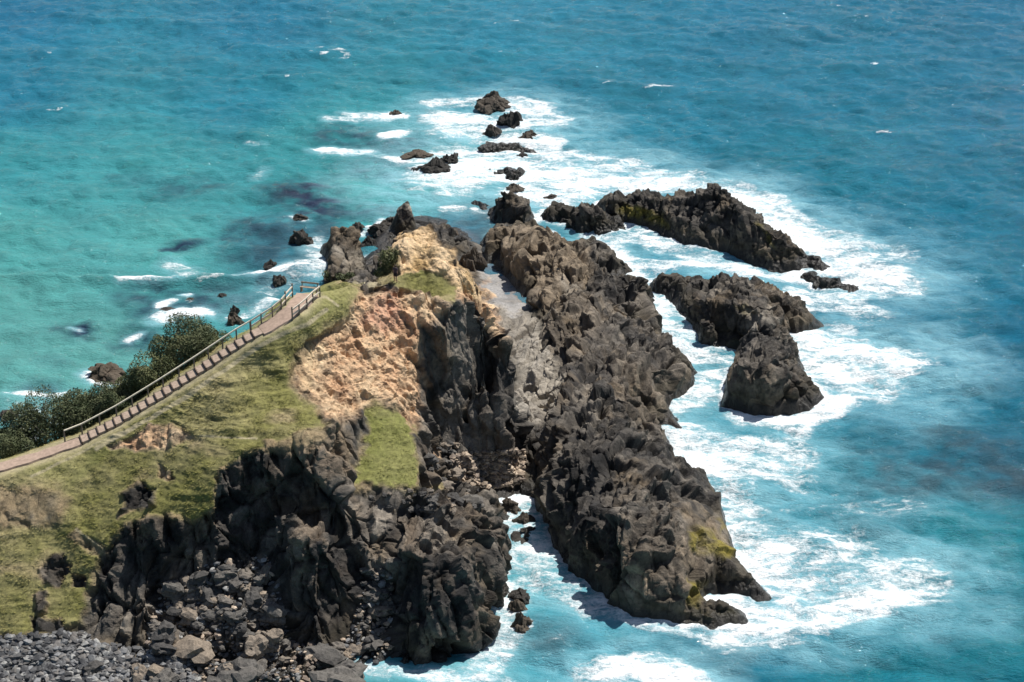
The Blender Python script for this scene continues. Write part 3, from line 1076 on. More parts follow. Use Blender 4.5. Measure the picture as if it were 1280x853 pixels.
reef = rock_mass(
    'rock_ridge', 'long dark craggy rock ridge between the foaming gully and the open sea',
    [(598, 316), (602, 300), (615, 287), (640, 281), (665, 285), (692, 293), (712, 303), (735, 302), (752, 311), (765, 322), (782, 338), (790, 352), (805, 358), (818, 372), (820, 388), (830, 420), (834, 432), (852, 450), (875, 468),
     (870, 483), (846, 499), (833, 508), (845, 522), (861, 540), (855, 547), (828, 541), (840, 560), (850, 577), (872, 592), (895, 617), (904, 642), (915, 672), (920, 695), (930, 708), (968, 749), (950, 751), (914, 743), (881, 743),
     (876, 752), (915, 757), (930, 764), (938, 783), (900, 786), (845, 782), (790, 775), (760, 757), (735, 732), (710, 715), (687, 672), (672, 640), (653, 604), (656, 574), (650, 545), (655, 515), (662, 490), (668, 460), (660, 430), (660, 400), (652, 372), (636, 350), (614, 334)],
    [(612, 300, 2.0), (640, 296, 2.4), (665, 298, 2.4), (625, 318, 2.0), (690, 325, 2.6), (655, 335, 2.2), (720, 345, 3.0), (690, 370, 2.8), (745, 350, 3.2), (760, 385, 3.8), (720, 395, 3.4), (690, 410, 3.0), (800, 352, 3.2), (802, 372, 2.6),
     (775, 415, 4.2), (740, 430, 4.2), (705, 450, 4.0), (810, 430, 2.6), (760, 460, 5.2), (720, 480, 5.0), (690, 500, 4.0), (810, 470, 4.0), (845, 470, 2.0), (790, 500, 5.4), (750, 510, 6.0), (710, 525, 5.4), (820, 520, 2.8), (840, 538, 1.6),
     (690, 545, 4.6), (730, 545, 6.2), (775, 550, 6.2), (810, 560, 4.4), (690, 585, 4.4), (720, 590, 5.4), (760, 590, 6.4), (800, 595, 6.2), (840, 600, 4.2), (700, 625, 3.8), (740, 640, 5.2), (790, 640, 6.2), (840, 640, 5.2), (875, 640, 2.8),
     (720, 675, 2.9), (760, 690, 4.2), (810, 690, 4.8), (855, 685, 4.2), (890, 690, 2.4), (760, 725, 2.2), (800, 735, 2.8), (850, 730, 3.0), (885, 725, 1.6), (925, 730, 1.0), (840, 760, 1.3), (870, 764, .6), (905, 768, .7)],
    101, .122, 1.0, 1.0, 1.0, dark=.84, paint=
    [('calm', [(850, 620), (935, 640), (945, 720), (850, 715)], 12, .65), ('calm', [(840, 520), (875, 525), (870, 560), (825, 550)], 8, .7), ('tan', [(596, 275), (700, 285), (730, 310), (745, 350), (700, 385), (640, 360), (600, 330)], 12, .75), ('tan', [(650, 360), (740, 350), (760, 420), (720, 460), (660, 430)], 18, .3), ('pale', [(640, 380), (668, 400), (700, 470), (690, 520), (660, 515), (655, 440)], 9, .9),
     ('pale', [(700, 345), (725, 345), (730, 370), (705, 372)], 5, .5), ('tan', [(760, 440), (870, 460), (850, 540), (780, 520)], 20, .3), ('tan', [(640, 690), (900, 640), (920, 780), (760, 770)], 30, .28),
     ('lichen', [(868, 655), (885, 660), (915, 690), (905, 700), (870, 690)], 5, .9), ('lichen', [(856, 722), (880, 728), (876, 760), (860, 752)], 5, 1.0), ('lichen', [(898, 645), (906, 660), (900, 672)], 3, .7), ('lichen', [(850, 765), (930, 760), (925, 780), (860, 782)], 5, .45)])

rock_mass('rock_islet', 'long wedge-shaped rock islet with a yellow-green mossy patch in white surf',
          [(738, 262), (748, 252), (775, 250), (805, 247), (835, 250), (862, 252), (885, 248), (912, 258), (938, 275), (965, 290), (990, 308), (1010, 320), (1042, 333), (1030, 338), (1005, 334), (1000, 338), (960, 338), (942, 330), (907, 318), (868, 310), (846, 302), (830, 295), (805, 285), (785, 281), (760, 272)],
          [(760, 258, 1.6), (790, 262, 2.2), (785, 250, 2.0), (810, 255, 2.8), (840, 255, 3.2), (830, 275, 2.6), (860, 275, 3.6), (870, 252, 4.0), (890, 240, 5.4), (912, 255, 5.0), (900, 280, 4.4), (935, 280, 4.2), (930, 300, 3.4), (965, 296, 3.4), (960, 318, 2.4), (990, 318, 1.8), (1012, 327, .8), (880, 298, 2.0)],
          201, .14, .85, .9, .72,
          [('lichen', [(770, 258), (800, 262), (830, 268), (835, 284), (800, 280), (772, 270)], 5, 1.6), ('lichen', [(945, 283), (962, 292), (972, 306), (955, 300)], 4, .6), ('tan', [(835, 280), (868, 292), (862, 308), (840, 300)], 6, .5), ('tan', [(945, 300), (1005, 310), (1000, 336), (945, 328)], 8, .4)])
rock_mass('rock_islet', 'broad dark rock islet with a blunt front block, across a foaming channel from the ridge',
          [(809, 356), (820, 348), (850, 350), (875, 360), (890, 356), (912, 352), (945, 356), (970, 368), (990, 381), (1006, 386), (1020, 396), (1029, 405), (1022, 413), (1002, 420), (990, 422), (1001, 450), (1008, 472), (1025, 489), (1038, 501), (1017, 512), (970, 516), (930, 516), (904, 506), (904, 478), (920, 452), (926, 438),
           (888, 436), (874, 431), (872, 424), (860, 405), (846, 390), (842, 379), (832, 367), (816, 361)],
          [(825, 350, 1.4), (845, 354, 1.6), (870, 358, 1.4), (862, 380, 2.6), (895, 358, 3.0), (890, 385, 3.4), (880, 412, 1.8), (935, 356, 3.8), (965, 372, 3.2), (930, 385, 4.4), (915, 410, 3.4), (955, 395, 5.2), (925, 425, 3.3), (940, 405, 4.8), (990, 400, 3.2), (975, 392, 4.2), (1012, 400, 1.6), (945, 418, 5.0), (975, 412, 4.6), (935, 440, 4.4), (955, 440, 4.8), (985, 448, 3.8), (930, 465, 3.6), (916, 482, 2.2), (965, 475, 3.7), (995, 478, 2.4), (945, 497, 1.8), (990, 500, 1.3), (1018, 500, .8)],
          301, .13, .85, .9, .75,
          [('tan', [(950, 350), (1025, 400), (1000, 425), (960, 390)], 10, .45), ('lichen', [(918, 382), (935, 378), (942, 390), (925, 394)], 4, .4), ('tan', [(905, 470), (1000, 470), (1000, 515), (905, 512)], 14, .35), ('pale', [(930, 385), (965, 385), (970, 408), (935, 410)], 5, .5)])
rock_mass('low_rock', 'low broken dark rock awash in surf off the tip of the long mossy islet',
          [(1004, 342), (1015, 340), (1035, 348), (1060, 352), (1078, 358), (1078, 365), (1060, 366), (1040, 362), (1016, 357)], [(1018, 348, 1.0), (1035, 355, .6), (1066, 359, .8)], 401, .14, 1.0, .6, .6, low=.6)
rock_mass('rock_outcrop', 'rounded dark rock outcrop at the far end of the ridge, beside the sheltered pool',
          [(582, 251), (600, 250), (612, 258), (622, 262), (650, 262), (668, 268), (675, 280), (660, 287), (632, 284), (612, 276), (604, 262), (585, 254)], [(630, 258, 2.2), (626, 242, 3.6), (645, 250, 3.2), (655, 268, 2.0), (596, 251, .5)], 501, .16, 1.0, .8, .8, low=.4)
rock_mass('rock_outcrop', 'low flat dark rock outcrop between the white surf and the long ridge',
          [(672, 274), (676, 262), (700, 262), (730, 266), (750, 266), (775, 272), (788, 284), (782, 293), (745, 296), (715, 290), (695, 284)], [(690, 262, 1.4), (700, 272, 1.2), (740, 270, 2.4), (760, 278, 2.2), (730, 282, 1.6)], 511, .16, 1.1, .7, .75, low=.5)
rock_mass('rock_outcrop', 'brown rock outcrop with a smooth grey flank, left of the yellow knob',
          [(402, 348), (405, 330), (400, 312), (404, 304), (420, 300), (440, 296), (450, 303), (453, 318), (462, 335), (466, 350), (455, 362), (420, 366), (400, 360)],
          [(428, 288, 3.6), (415, 293, 3.0), (442, 295, 3.2), (410, 318, 1.8), (430, 312, 2.6), (448, 312, 2.0), (425, 332, 2.0), (450, 330, 2.2), (440, 345, 2.8), (415, 345, 1.8)], 521, .15, 1.0, .6, .7,
          [('tan', [(395, 275), (455, 275), (465, 350), (400, 350)], 10, .4), ('pale', [(420, 310), (460, 315), (465, 350), (430, 352)], 8, .55)])
rock_mass('pointed_rock', 'dark pointed rock pinnacle with a pale tip standing behind the yellow knob',
          [(484, 292), (488, 285), (498, 281), (512, 280), (521, 285), (522, 296), (505, 301), (488, 298)], [(492, 284, 1.2), (500, 279, 2.0), (506, 268, 3.0), (511, 258, 3.9), (509, 261, 3.7), (514, 262, 3.4), (517, 275, 2.2)], 531, .12, .45, 1.3, .5,
          [('pale', [(504, 256), (516, 256), (516, 264), (504, 264)], 2, 1.2)])
rock_mass('low_rock', 'low reddish-brown rock shelf beside the pool, right of the dark pinnacle',
          [(522, 292), (530, 284), (545, 283), (558, 290), (565, 298), (560, 305), (540, 304), (525, 302)], [(535, 287, 1.0), (550, 293, .9)], 541, .14, .5, .5, .7, [('tan', [(520, 280), (565, 285), (560, 305), (520, 300)], 5, .5)])
rock_mass('rock_outcrop', 'tan slab of rock lying on the spit just behind the yellow knob',
          [(492, 306), (494, 298), (510, 294), (528, 296), (532, 304), (522, 312), (500, 312)], [(505, 294, 1.4), (522, 297, 1.4), (515, 302, 1.0)], 551, .14, .35, .8, .6, [('tan', [(485, 280), (540, 280), (540, 315), (485, 315)], 4, 1.0)])


def stone_mesh(name, seed, sub=4, flat=.75, rough=.32, smooth=False):
    bm = bmesh.new()
    bmesh.ops.create_icosphere(bm, subdivisions=sub, radius=1)
    me = bpy.data.meshes.new(name)
    bm.to_mesh(me)
    bm.free()
    V = coords(me).astype(np.float64)
    N0 = V.copy()
    h, e, t = facets(V + 10, 1.15, seed, (1, 1, 1), 1.2, .03)
    h2, e2, t2 = facets(V + 10, .55, seed + 1, (1, 1, 1), 1.2, .03)
    V = V * (1 + rough * 1.3 * h + rough * .55 * h2 - .06 * np.exp(-e / .05) + .1 * fbm(V + 9, 1.2, 3, seed))[:, None]
    V[:, 2] *= flat
    me.vertices.foreach_set('co', V.astype(np.float32).ravel())
    me.update()
    return me


def jagged_mesh(name, seed):
    me = stone_mesh(name, seed, 5, 1.0, .3)
    V = coords(me).astype(np.float64)
    q = V @ BED.T + seed
    n = V / np.linalg.norm(V, axis=1)[:, None]
    V = V + n * (.34 * ledges(q, .7, seed, 1.0) + .22 * fbm(V + seed, .8, 4, seed) + .16 * ledges(q, .3, seed + 9, .6))[:, None]
    V[:, :2] *= (1.06 - .42 * np.clip(V[:, 2], -.3, 1.1))[:, None]
    V[:, 2] += .45 * np.clip(fbm(V * np.array((1, 1, 0)) + seed, .9, 2, seed + 2), -.2, 1) * (V[:, 2] > 0)
    me.vertices.foreach_set('co', V.astype(np.float32).ravel())
    me.update()
    return me


def small_rock(name, label, box, seed, hfac=.7, depth=1.1, mat='sea_stone', group=None, turn=None):
    """one rock standing in the water, filling the given box of the photograph"""
    x0, y0, x1, y1 = box
    c = at((x0 + x1) / 2, y1, 0)
    dep = math.atan2(CAM_H, c[1])
    s = F / (c[1] * CP + CAM_H * SP)
    w = (x1 - x0) / s
    d = w * .5 * depth
    h = max(.35, ((y1 - y0) / s - d * math.sin(dep) * .8) / math.cos(dep))
    h = min(h, w * 1.1)
    c = c + np.array((0, d * .75, 0))
    me = jagged_mesh(name, seed)
    o = link(name, me, M[mat])
    o.location = (c[0], c[1], h * .22)
    o.rotation_euler = (0, 0, 0)
    o.scale = (w * .56, d * .95, h * .66)
    tag(o, label, 'rock', group)
    a = np.linspace(0, 2 * math.pi, 12, endpoint=False)
    ALL_OUTLINES.append(np.stack((c[0] + np.cos(a) * w * .5, c[1] + np.sin(a) * d), 1))
    return o


SR = 'small rocks standing in the sea'
small_rock('sea_rock', 'farthest dark rock in the surf, standing highest at the outer end of the reef', (600, 115, 634, 137), 11, group=SR)
small_rock('sea_rock', 'upright brown-black rock just below the farthest rock in the surf', (624, 138, 650, 162), 12, group=SR)
small_rock('sea_rock', 'small flat rock in white surf between the upright rock and the long low one', (607, 157, 622, 169), 13, group=SR)
rock_mass('low_rock', 'long low dark rock lying in white surf near the outer end of the reef', [(600, 189), (603, 183), (618, 180), (640, 178), (655, 182), (667, 187), (664, 190), (645, 186), (622, 190)], [(612, 181, 1.3), (640, 177, 1.5), (625, 184, 1.1), (605, 186, .8)], 561, .13, 1.1, .6, .5, low=.7)
small_rock('sea_rock', 'little dark rock in the surf right of the long low one', (652, 164, 673, 176), 14, group=SR)
rock_mass('low_rock', 'flat broken rock nearly covered by the widest patch of white surf', [(602, 212), (612, 206), (628, 211), (645, 209), (657, 216), (655, 221), (640, 226), (625, 217)], [(612, 210, .6), (645, 214, .8), (630, 214, .4)], 571, .13, 1.1, .45, .5, low=.7)
small_rock('sea_rock', 'dark humped rock left of the surf, nearer half of a pair', (530, 199, 557, 217), 15, group=SR)
small_rock('sea_rock', 'rounded brown rock at the right end of the cluster at the surf edge', (553, 190, 572, 206), 16, group=SR)
rock_mass('low_rock', 'wet low shelf under the pair of humped rocks at the left surf edge', [(507, 211), (515, 207), (540, 206), (556, 210), (552, 217), (530, 219)], [(520, 210, .4), (540, 212, .5)], 581, .13, .9, .3, .5, low=.7)
small_rock('sea_rock', 'tiny dark rock beside a white breaker far out on the left', (489, 137, 500, 145), 17, group=SR)
small_rock('sea_rock', 'round dark boulder alone in the water left of the spit', (366, 286, 386, 306), 18, group=SR)
small_rock('sea_rock', 'dark boulder at the foot of the headland in blue water behind the fence', (340, 342, 356, 357), 19, group=SR)
small_rock('sea_rock', 'tiny rock awash in a breaking wave behind the fence', (333, 324, 345, 335), 20, group=SR)
small_rock('sea_rock', 'reddish boulder with foam around its base, beyond the left bushes', (109, 453, 144, 474), 21, group=SR)
small_rock('sea_rock', 'dark oval rock in the channel left of the pinnacle', (460, 279, 484, 294), 22, group=SR)
small_rock('sea_rock', 'small dark rock in the channel close under the knob', (452, 296, 470, 311), 23, group=SR)
small_rock('sea_rock', 'little rock at the channel mouth, topmost beside the brown outcrop', (440, 277, 453, 287), 24, group=SR)
small_rock('sea_rock', 'small dark knob of rock behind the pinnacle, on its left', (480, 271, 498, 283), 25, group=SR)
small_rock('sea_rock', 'dark rock at the waterline where the shelf meets the pool', (552, 285, 570, 300), 26, group=SR)
small_rock('sea_rock', 'jagged rock low down behind the right shoulder of the yellow knob', (566, 296, 590, 318), 27, hfac=.6, group=SR)
small_rock('sea_rock', 'dark block beside the pool under the right end of the yellow slope', (580, 314, 604, 340), 28, group=SR)
small_rock('sea_rock', 'upper of two dark rocks in the foaming gully', (646, 642, 666, 658), 29, group=SR)
small_rock('sea_rock', 'lower and larger of two dark rocks in the foaming gully', (647, 660, 672, 674), 30, group=SR)
small_rock('sea_rock', 'brown rock wedged at the top of the gully water', (626, 625, 646, 640), 31, group=SR)
small_rock('sea_rock', 'olive topped rock against the bluff in the gully', (638, 737, 660, 752), 32, group=SR)
small_rock('sea_rock', 'dark rock with white water behind it at the gully mouth', (643, 768, 663, 788), 33, group=SR)
small_rock('sea_rock', 'small brown rock between the olive rock and the gully mouth', (636, 750, 656, 765), 34, group=SR)
small_rock('sea_rock', 'small rock below the grassy brow at the edge of the breaking water', (284, 392, 300, 406), 35, group=SR)
small_rock('sea_rock', 'tiny dark rock in foam just above the grassy brow', (288, 381, 298, 391), 36, group=SR)
small_rock('sea_rock', 'wet rock by the ridge in the side channel below the flat outcrop', (762, 322, 784, 342), 37, group=SR)
small_rock('sea_rock', 'low rock barely showing at the far left shore behind the bushes', (0, 512, 16, 522), 38, group=SR)

for i, (bx, lab) in enumerate((((200, 385, 214, 391), 'low wet rock at the left end of the broken shallows below the round bush'), ((229, 374, 243, 379), 'low wet rock beyond the breaker above the round bush'),                                ((272, 366, 282, 373), 'tiny rock alone in the shallows above the smallest shrub'), ((647, 191, 659, 197), 'tiny low rock in surf under the right end of the long low rock'), ((636, 230, 653, 239), 'flat rock in the white water just above the rounded outcrop'),
                               ((512, 189, 536, 198), 'flat wet rock at the left of the cluster on the surf edge'), ((684, 244, 697, 250), 'tiny rock in white water right of the rounded outcrop'), ((366, 268, 380, 276), 'rock just breaking the surface above the lone round boulder'))):
    small_rock('sea_rock', lab, bx, 60 + i, group=SR)

# ================================================================ the sea
xf = np.arange(-104, 104.01, .4)
gx = [104.0]
while gx[-1] < 9000:
    gx.append(gx[-1] + max(.8, (gx[-1] - 103) * .35))
xsea = np.r_[-np.array(gx[::-1])[:-1], xf, np.array(gx[1:])]
yf = [126.0]
while yf[-1] < 385:
    yf.append(yf[-1] + .3 + .3 * (yf[-1] - 126) / 260)
ya = [yf[-1]]
while ya[-1] < 12000:
    ya.append(ya[-1] + max(.8, (ya[-1] - 383) * .35))
yb = [126.0]
while yb[-1] > -2500:
    yb.append(yb[-1] - max(.8, (127 - yb[-1]) * .35))
ysea = np.r_[np.array(yb[::-1])[:-1], yf, ya[1:]]
SX, SY = np.meshgrid(xsea, ysea)
nsx, nsy = len(xsea), len(ysea)
n_t, L_t = 1024, 260.0
kx = np.fft.fftfreq(n_t, L_t / n_t) * 2 * np.pi
KX, KY = np.meshgrid(kx, kx)
K = np.hypot(KX, KY) + 1e-6
wd = np.array((-.35, -.94))
cosw = (KX * wd[0] + KY * wd[1]) / K
spec = np.exp(-1.0 / (K * 2.6) ** 2) / K ** 3.35 * (cosw ** 2 * .9 + .1) * np.exp(-(K * .09) ** 2)
amp = np.sqrt(spec) * (rng.normal(size=K.shape) + 1j * rng.normal(size=K.shape))
tile = np.real(np.fft.ifft2(amp))
tile *= .22 / tile.std()
dxt = np.real(np.fft.ifft2(amp * 1j * KX / K))
dyt = np.real(np.fft.ifft2(amp * 1j * KY / K))
sc = .22 / np.real(np.fft.ifft2(amp)).std()
dxt *= sc
dyt *= sc


def samp(T, x, y):
    u, v = (x / L_t * n_t) % n_t, (y / L_t * n_t) % n_t
    i, j = u.astype(int), v.astype(int)
    a, b = u - i, v - j
    i, j = i % n_t, j % n_t
    i2, j2 = (i + 1) % n_t, (j + 1) % n_t
    return (T[j, i] * (1 - a) + T[j, i2] * a) * (1 - b) + (T[j2, i] * (1 - a) + T[j2, i2] * a) * b


fx, fy = SX.ravel(), SY.ravel()
fine = ((np.abs(fx) < 112) & (fy > 118) & (fy < 392)).astype(float)
calm = np.ones(len(fx))
V = np.stack((fx, fy, np.zeros(len(fx))), 1)
SPX, SPY = pix(V)
SPX = np.where(fine > 0, SPX, -9999)
calm -= .6 * np.exp(-((SPX - 600) / 60) ** 2 - ((SPY - 300) / 40) ** 2)
z = samp(tile, fx, fy) * fine * calm
# swell lines: (pixel polyline, height, width in metres)
for line, ht, wdm in (([(-80, 350), (60, 352), (200, 356), (330, 352), (420, 340)], 1.0, 1.5), ([(-60, 500), (40, 502), (110, 494)], .6, 1.3), ([(-50, 408), (120, 414), (220, 408)], .22, 2.2), ([(-50, 195), (150, 200), (330, 190)], .3, 2.6), ([(300, 60), (500, 75), (640, 66)], .8, 2.6), ([(80, 20), (260, 34), (420, 28)], .7, 2.6), ([(600, 30), (800, 48), (1010, 40)], .7, 2.6), ([(60, 90), (240, 104), (400, 98)], .6, 2.4), ([(820, 75), (1000, 90), (1200, 80)], .6, 2.4), ([(960, 160), (1120, 172), (1290, 160)], .55, 2.2), ([(100, 240), (250, 246), (360, 238)], .35, 1.8), ([(1080, 300), (1200, 310), (1300, 300)], .5, 2.0), ([(1100, 470), (1210, 480), (1300, 470)], .4, 1.8), ([(1020, 690), (1160, 700), (1300, 690)], .4, 1.6), ([(-50, 130), (200, 150), (420, 146)], .3, 3.0),
                      ([(700, 100), (1000, 130), (1300, 115)], .35, 3.2), ([(1000, 205), (1150, 215), (1300, 205)], .35, 2.4), ([(930, 610), (1060, 650), (1200, 640)], .3, 2.0), ([(1000, 790), (1150, 760), (1300, 770)], .3, 2.0)):
    wl = [tuple(at(a, b, 0)[:2]) for a, b in line]
    d = line_d(fx, fy, wl)
    z += ht * np.exp(-(d / wdm) ** 2) * fine
calm2 = 1 - .85 * np.exp(-((SPX - 615) / 40) ** 2 - ((SPY - 345) / 40) ** 2)
z *= calm2
V[:, 0] += samp(dxt, fx, fy) * fine * -.7
V[:, 1] += samp(dyt, fx, fy) * fine * -.7

# nearness of rock
rockd = np.full(len(fx), 99.0)
idx = np.where(fine > 0)[0]
for xy in ALL_OUTLINES:
    lo, hi = xy.min(0) - 9, xy.max(0) + 9
    k = idx[(fx[idx] > lo[0]) & (fx[idx] < hi[0]) & (fy[idx] > lo[1]) & (fy[idx] < hi[1])]
    if len(k):
        rockd[k] = np.minimum(rockd[k], poly_sd(fx[k], fy[k], xy))
k = idx[(fx[idx] > HX0) & (fx[idx] < HX1) & (fy[idx] > HY0) & (fy[idx] < HY1)]
lz = land(fx[k], fy[k])
rockd[k] = np.minimum(rockd[k], np.where(lz > -.9, (-lz) * 1.6, 99))

FOAM = [  # pixel polyline, radius in metres, strength
    ([(400, 186), (432, 191), (462, 190)], 1.6, 1.25), ([(455, 192), (510, 200), (540, 200)], 1.3, .9), ([(445, 145), (475, 147), (497, 143)], 2.0, 1.2), ([(412, 150), (440, 150)], 1.4, .7), ([(488, 172), (505, 166)], 1.7, 1.0),
    ([(545, 130), (600, 127), (612, 132)], 3.2, .72), ([(560, 150), (600, 152), (640, 160)], 5.5, .85), ([(575, 165), (620, 168), (660, 178)], 5.5, .9), ([(640, 130), (660, 136), (682, 152)], 5.0, .8), ([(555, 225), (600, 208), (660, 212), (720, 228), (765, 236)], 7.0, 1.2), ([(580, 195), (690, 200), (770, 212)], 6.0, .85),
    ([(660, 243), (700, 247), (745, 238), (800, 230), (868, 232)], 4.0, 1.15), ([(790, 222), (870, 226)], 3.4, .7), ([(558, 262), (572, 263)], 1.4, .75),
    ([(918, 243), (950, 264), (985, 288), (1025, 312)], 5.0, 1.25), ([(940, 240), (966, 246), (975, 256)], 1.8, 1.15), ([(990, 285), (1035, 305), (1060, 322)], 5.0, .85), ([(1040, 335), (1080, 345), (1110, 352)], 5.0, .85), ([(1096, 364), (1045, 372), (1005, 366)], 2.2, .95), ([(1060, 300), (1120, 330)], 7, .45),
    ([(745, 300), (770, 300), (800, 294), (850, 312), (890, 324)], 2.8, .72), ([(885, 332), (925, 336), (960, 346), (1010, 346)], 2.6, 1.0), ([(755, 312), (775, 330), (800, 346)], 3.0, .9), ([(795, 335), (850, 335)], 3.0, .6), ([(650, 270), (668, 278)], .8, .6), ([(690, 283), (735, 298)], 1.4, .5),
    ([(820, 368), (828, 395), (838, 420), (852, 440)], 2.6, .82), ([(872, 440), (900, 445), (912, 455)], 2.6, .62), ([(900, 470), (880, 465), (868, 490), (845, 510)], 2.4, .72), ([(905, 505), (925, 518)], 1.4, .7),
    ([(1003, 428), (1030, 436), (1075, 440), (1125, 452)], 5.0, 1.0), ([(1008, 450), (1050, 470), (1090, 480)], 5.0, .95), ([(930, 522), (980, 525), (1040, 512), (1060, 500)], 2.0, 1.0), ([(992, 384), (1040, 380), (1085, 395)], 3.0, .62), ([(1015, 400), (1060, 412)], 3.0, .5), ([(960, 528), (1000, 540)], 2.5, .55),
    ([(832, 546), (850, 570), (880, 588)], 3.6, 1.25), ([(880, 560), (960, 590), (1040, 620)], 7.0, .34), ([(920, 650), (1000, 680), (1080, 690)], 6.0, .36), ([(838, 545), (890, 556), (950, 562), (985, 575)], 3.4, .78), ([(870, 575), (960, 590), (1000, 600)], 4.0, .62), ([(900, 612), (925, 650), (950, 690)], 3.6, .85), ([(922, 690), (950, 720), (975, 745)], 3.6, 1.2), ([(950, 690), (1000, 690), (1050, 680)], 4.0, .6),
    ([(975, 730), (1040, 712), (1100, 708), (1145, 728)], 4.2, .78), ([(945, 768), (990, 772), (1050, 755), (1110, 742)], 3.2, .95), ([(900, 790), (945, 790), (970, 785)], 1.8, 1.0), ([(884, 747), (912, 748), (945, 757)], 1.1, 1.4), ([(880, 797), (915, 812), (980, 800)], 2.0, .55), ([(935, 560), (990, 555)], 3.0, .5), ([(1000, 640), (1080, 640), (1140, 640)], 5.0, .4),
    ([(645, 622), (655, 650), (672, 690)], 2.0, .95), ([(625, 640), (650, 645)], 1.2, .8), ([(650, 690), (690, 715), (735, 745)], 3.6, .7), ([(625, 740), (638, 790), (612, 812), (598, 836)], 2.0, .95), ([(660, 730), (720, 740)], 2.4, .6), ([(450, 836), (478, 843), (560, 852), (610, 846)], 1.3, .9), ([(742, 838), (790, 828), (830, 838), (870, 858)], 2.4, .98), ([(640, 800), (700, 790)], 1.8, .4), ([(760, 764), (800, 781), (850, 790), (900, 793)], .8, .7), ([(560, 855), (620, 850)], 2.5, .6),
    ([(155, 352), (200, 353), (243, 349)], 1.1, 1.25), ([(212, 332), (232, 342)], 1.6, .6), ([(295, 347), (335, 341), (378, 334)], 1.6, 1.3), ([(206, 401), (228, 394), (246, 392)], 1.9, 1.35), ([(200, 383), (216, 378)], .7, 1.1), ([(228, 370), (236, 370)], .5, 1.1), ([(105, 470), (125, 478), (152, 482)], 1.4, 1.35), ([(135, 476), (152, 484)], 1.6, 1.2), ([(16, 499), (40, 498), (72, 495)], 1.3, 1.25),
    ([(0, 552), (22, 544)], 2.2, 1.1), ([(30, 515), (60, 520)], 3.0, .5), ([(395, 300), (400, 325), (390, 350)], 1.8, .7), ([(330, 362), (385, 345), (400, 340)], 2.0, .5), ([(285, 396), (315, 387), (340, 374)], 1.1, .8), ([(300, 380), (350, 360)], 3.5, .3), ([(450, 288), (460, 284), (478, 276)], .9, 1.1), ([(365, 272), (378, 276)], .9, .95), ([(518, 282), (525, 290)], .7, .7), ([(560, 268), (600, 275)], 1.2, .35), ([(90, 412), (98, 414)], .6, .8), ([(158, 424), (172, 420)], .8, .9), ([(325, 222), (332, 212)], 1.2, .5), ([(310, 178), (330, 180)], .8, .7),
    ([(590, 262), (606, 268)], 1.0, .6),
]
foam = np.zeros(len(fx))
aer = np.zeros(len(fx))
Qn = np.stack((fx, fy, np.zeros(len(fx))), 1)
warp_x, warp_y = fbm(Qn, 7, 3, 801) * 2.2, fbm(Qn, 7, 3, 802) * 2.2
for line, r, s in FOAM:
    wl = np.array([at(a, b, 0)[:2] for a, b in line])
    lo, hi = wl.min(0) - r * 4, wl.max(0) + r * 4
    k = idx[(fx[idx] > lo[0]) & (fx[idx] < hi[0]) & (fy[idx] > lo[1]) & (fy[idx] < hi[1])]
    f = min(1.0, r / 3.0)
    d = line_d(fx[k] + warp_x[k] * f, fy[k] + warp_y[k] * f, wl)
    foam[k] = np.maximum(foam[k], min(s, .98) * (.86 if s < .98 else 1) * (.9 if r > 3 else .84 if r < 2.3 else 1) * (1 - sstep(.1, 1.6, d / r)))
    aer[k] = np.maximum(aer[k], min(1, s) * (1 - sstep(.3, 3.9 if r > 2.3 else 2.2, d / r)))
exposed = sstep(560, 700, SPX) * .55 + .35
rim = np.exp(-np.maximum(rockd, 0) / .55) * exposed * (.75 + .6 * fbm(Qn, 4, 3, 811))
foam = np.maximum(foam, rim * (rockd < 4))
aer = np.maximum(aer, np.exp(-np.maximum(rockd, 0) / 3.0) * exposed * .75)
pool = (1 - sstep(-5, 5, poly_sd(SPX, SPY, [(575, 285), (606, 300), (650, 345), (668, 395), (640, 400), (600, 350), (585, 318)]))) * fine
foam *= 1 - .93 * pool
aer *= 1 - .8 * pool
# scattered small whitecaps on the open sea
wc = fbm(Qn * np.array((.5, 1, 1)), 1.1, 2, 821) * .6 + fbm(Qn, 14, 2, 822) * .45 + z * .55
foam = np.maximum(foam, .55 * sstep(.80, .93, wc) * fine)

CTRLW = [  # colour of the water itself, linear
    ((0, 0), (.030, .150, .250)), ((320, 20), (.038, .175, .265)), ((640, 10), (.045, .20, .275)), ((960, 20), (.04, .19, .26)), ((1280, 20), (.035, .17, .245)),
    ((0, 110), (.032, .17, .25)), ((300, 120), (.034, .185, .25)), ((640, 90), (.035, .185, .25)), ((1000, 120), (.032, .185, .245)), ((1280, 120), (.028, .165, .23)),
    ((0, 210), (.06, .26, .285)), ((200, 230), (.07, .28, .295)), ((380, 190), (.06, .26, .28)), ((520, 240), (.07, .31, .31)), ((440, 240), (.07, .31, .30)),
    ((0, 300), (.095, .32, .31)), ((200, 300), (.10, .325, .315)), ((0, 380), (.115, .33, .31)), ((250, 380), (.08, .27, .28)), ((0, 460), (.125, .335, .315)), ((120, 440), (.125, .335, .315)), ((380, 320), (.06, .20, .26)), ((560, 300), (.05, .17, .25)),
    ((1000, 200), (.028, .19, .235)), ((1280, 250), (.022, .16, .215)), ((1150, 380), (.026, .175, .23)), ((1280, 430), (.022, .15, .21)), ((1150, 520), (.028, .18, .225)), ((1280, 560), (.024, .15, .205)), ((1040, 600), (.05, .26, .29)),
    ((1200, 680), (.03, .22, .24)), ((1280, 760), (.028, .20, .225)), ((1100, 820), (.03, .20, .23)), ((900, 830), (.035, .20, .25)), ((700, 810), (.055, .26, .31)), ((560, 855), (.08, .32, .36)), ((850, 330), (.06, .27, .33)), ((840, 420), (.07, .28, .32)), ((660, 690), (.08, .32, .37)),
]
num = np.zeros((len(fx), 3))
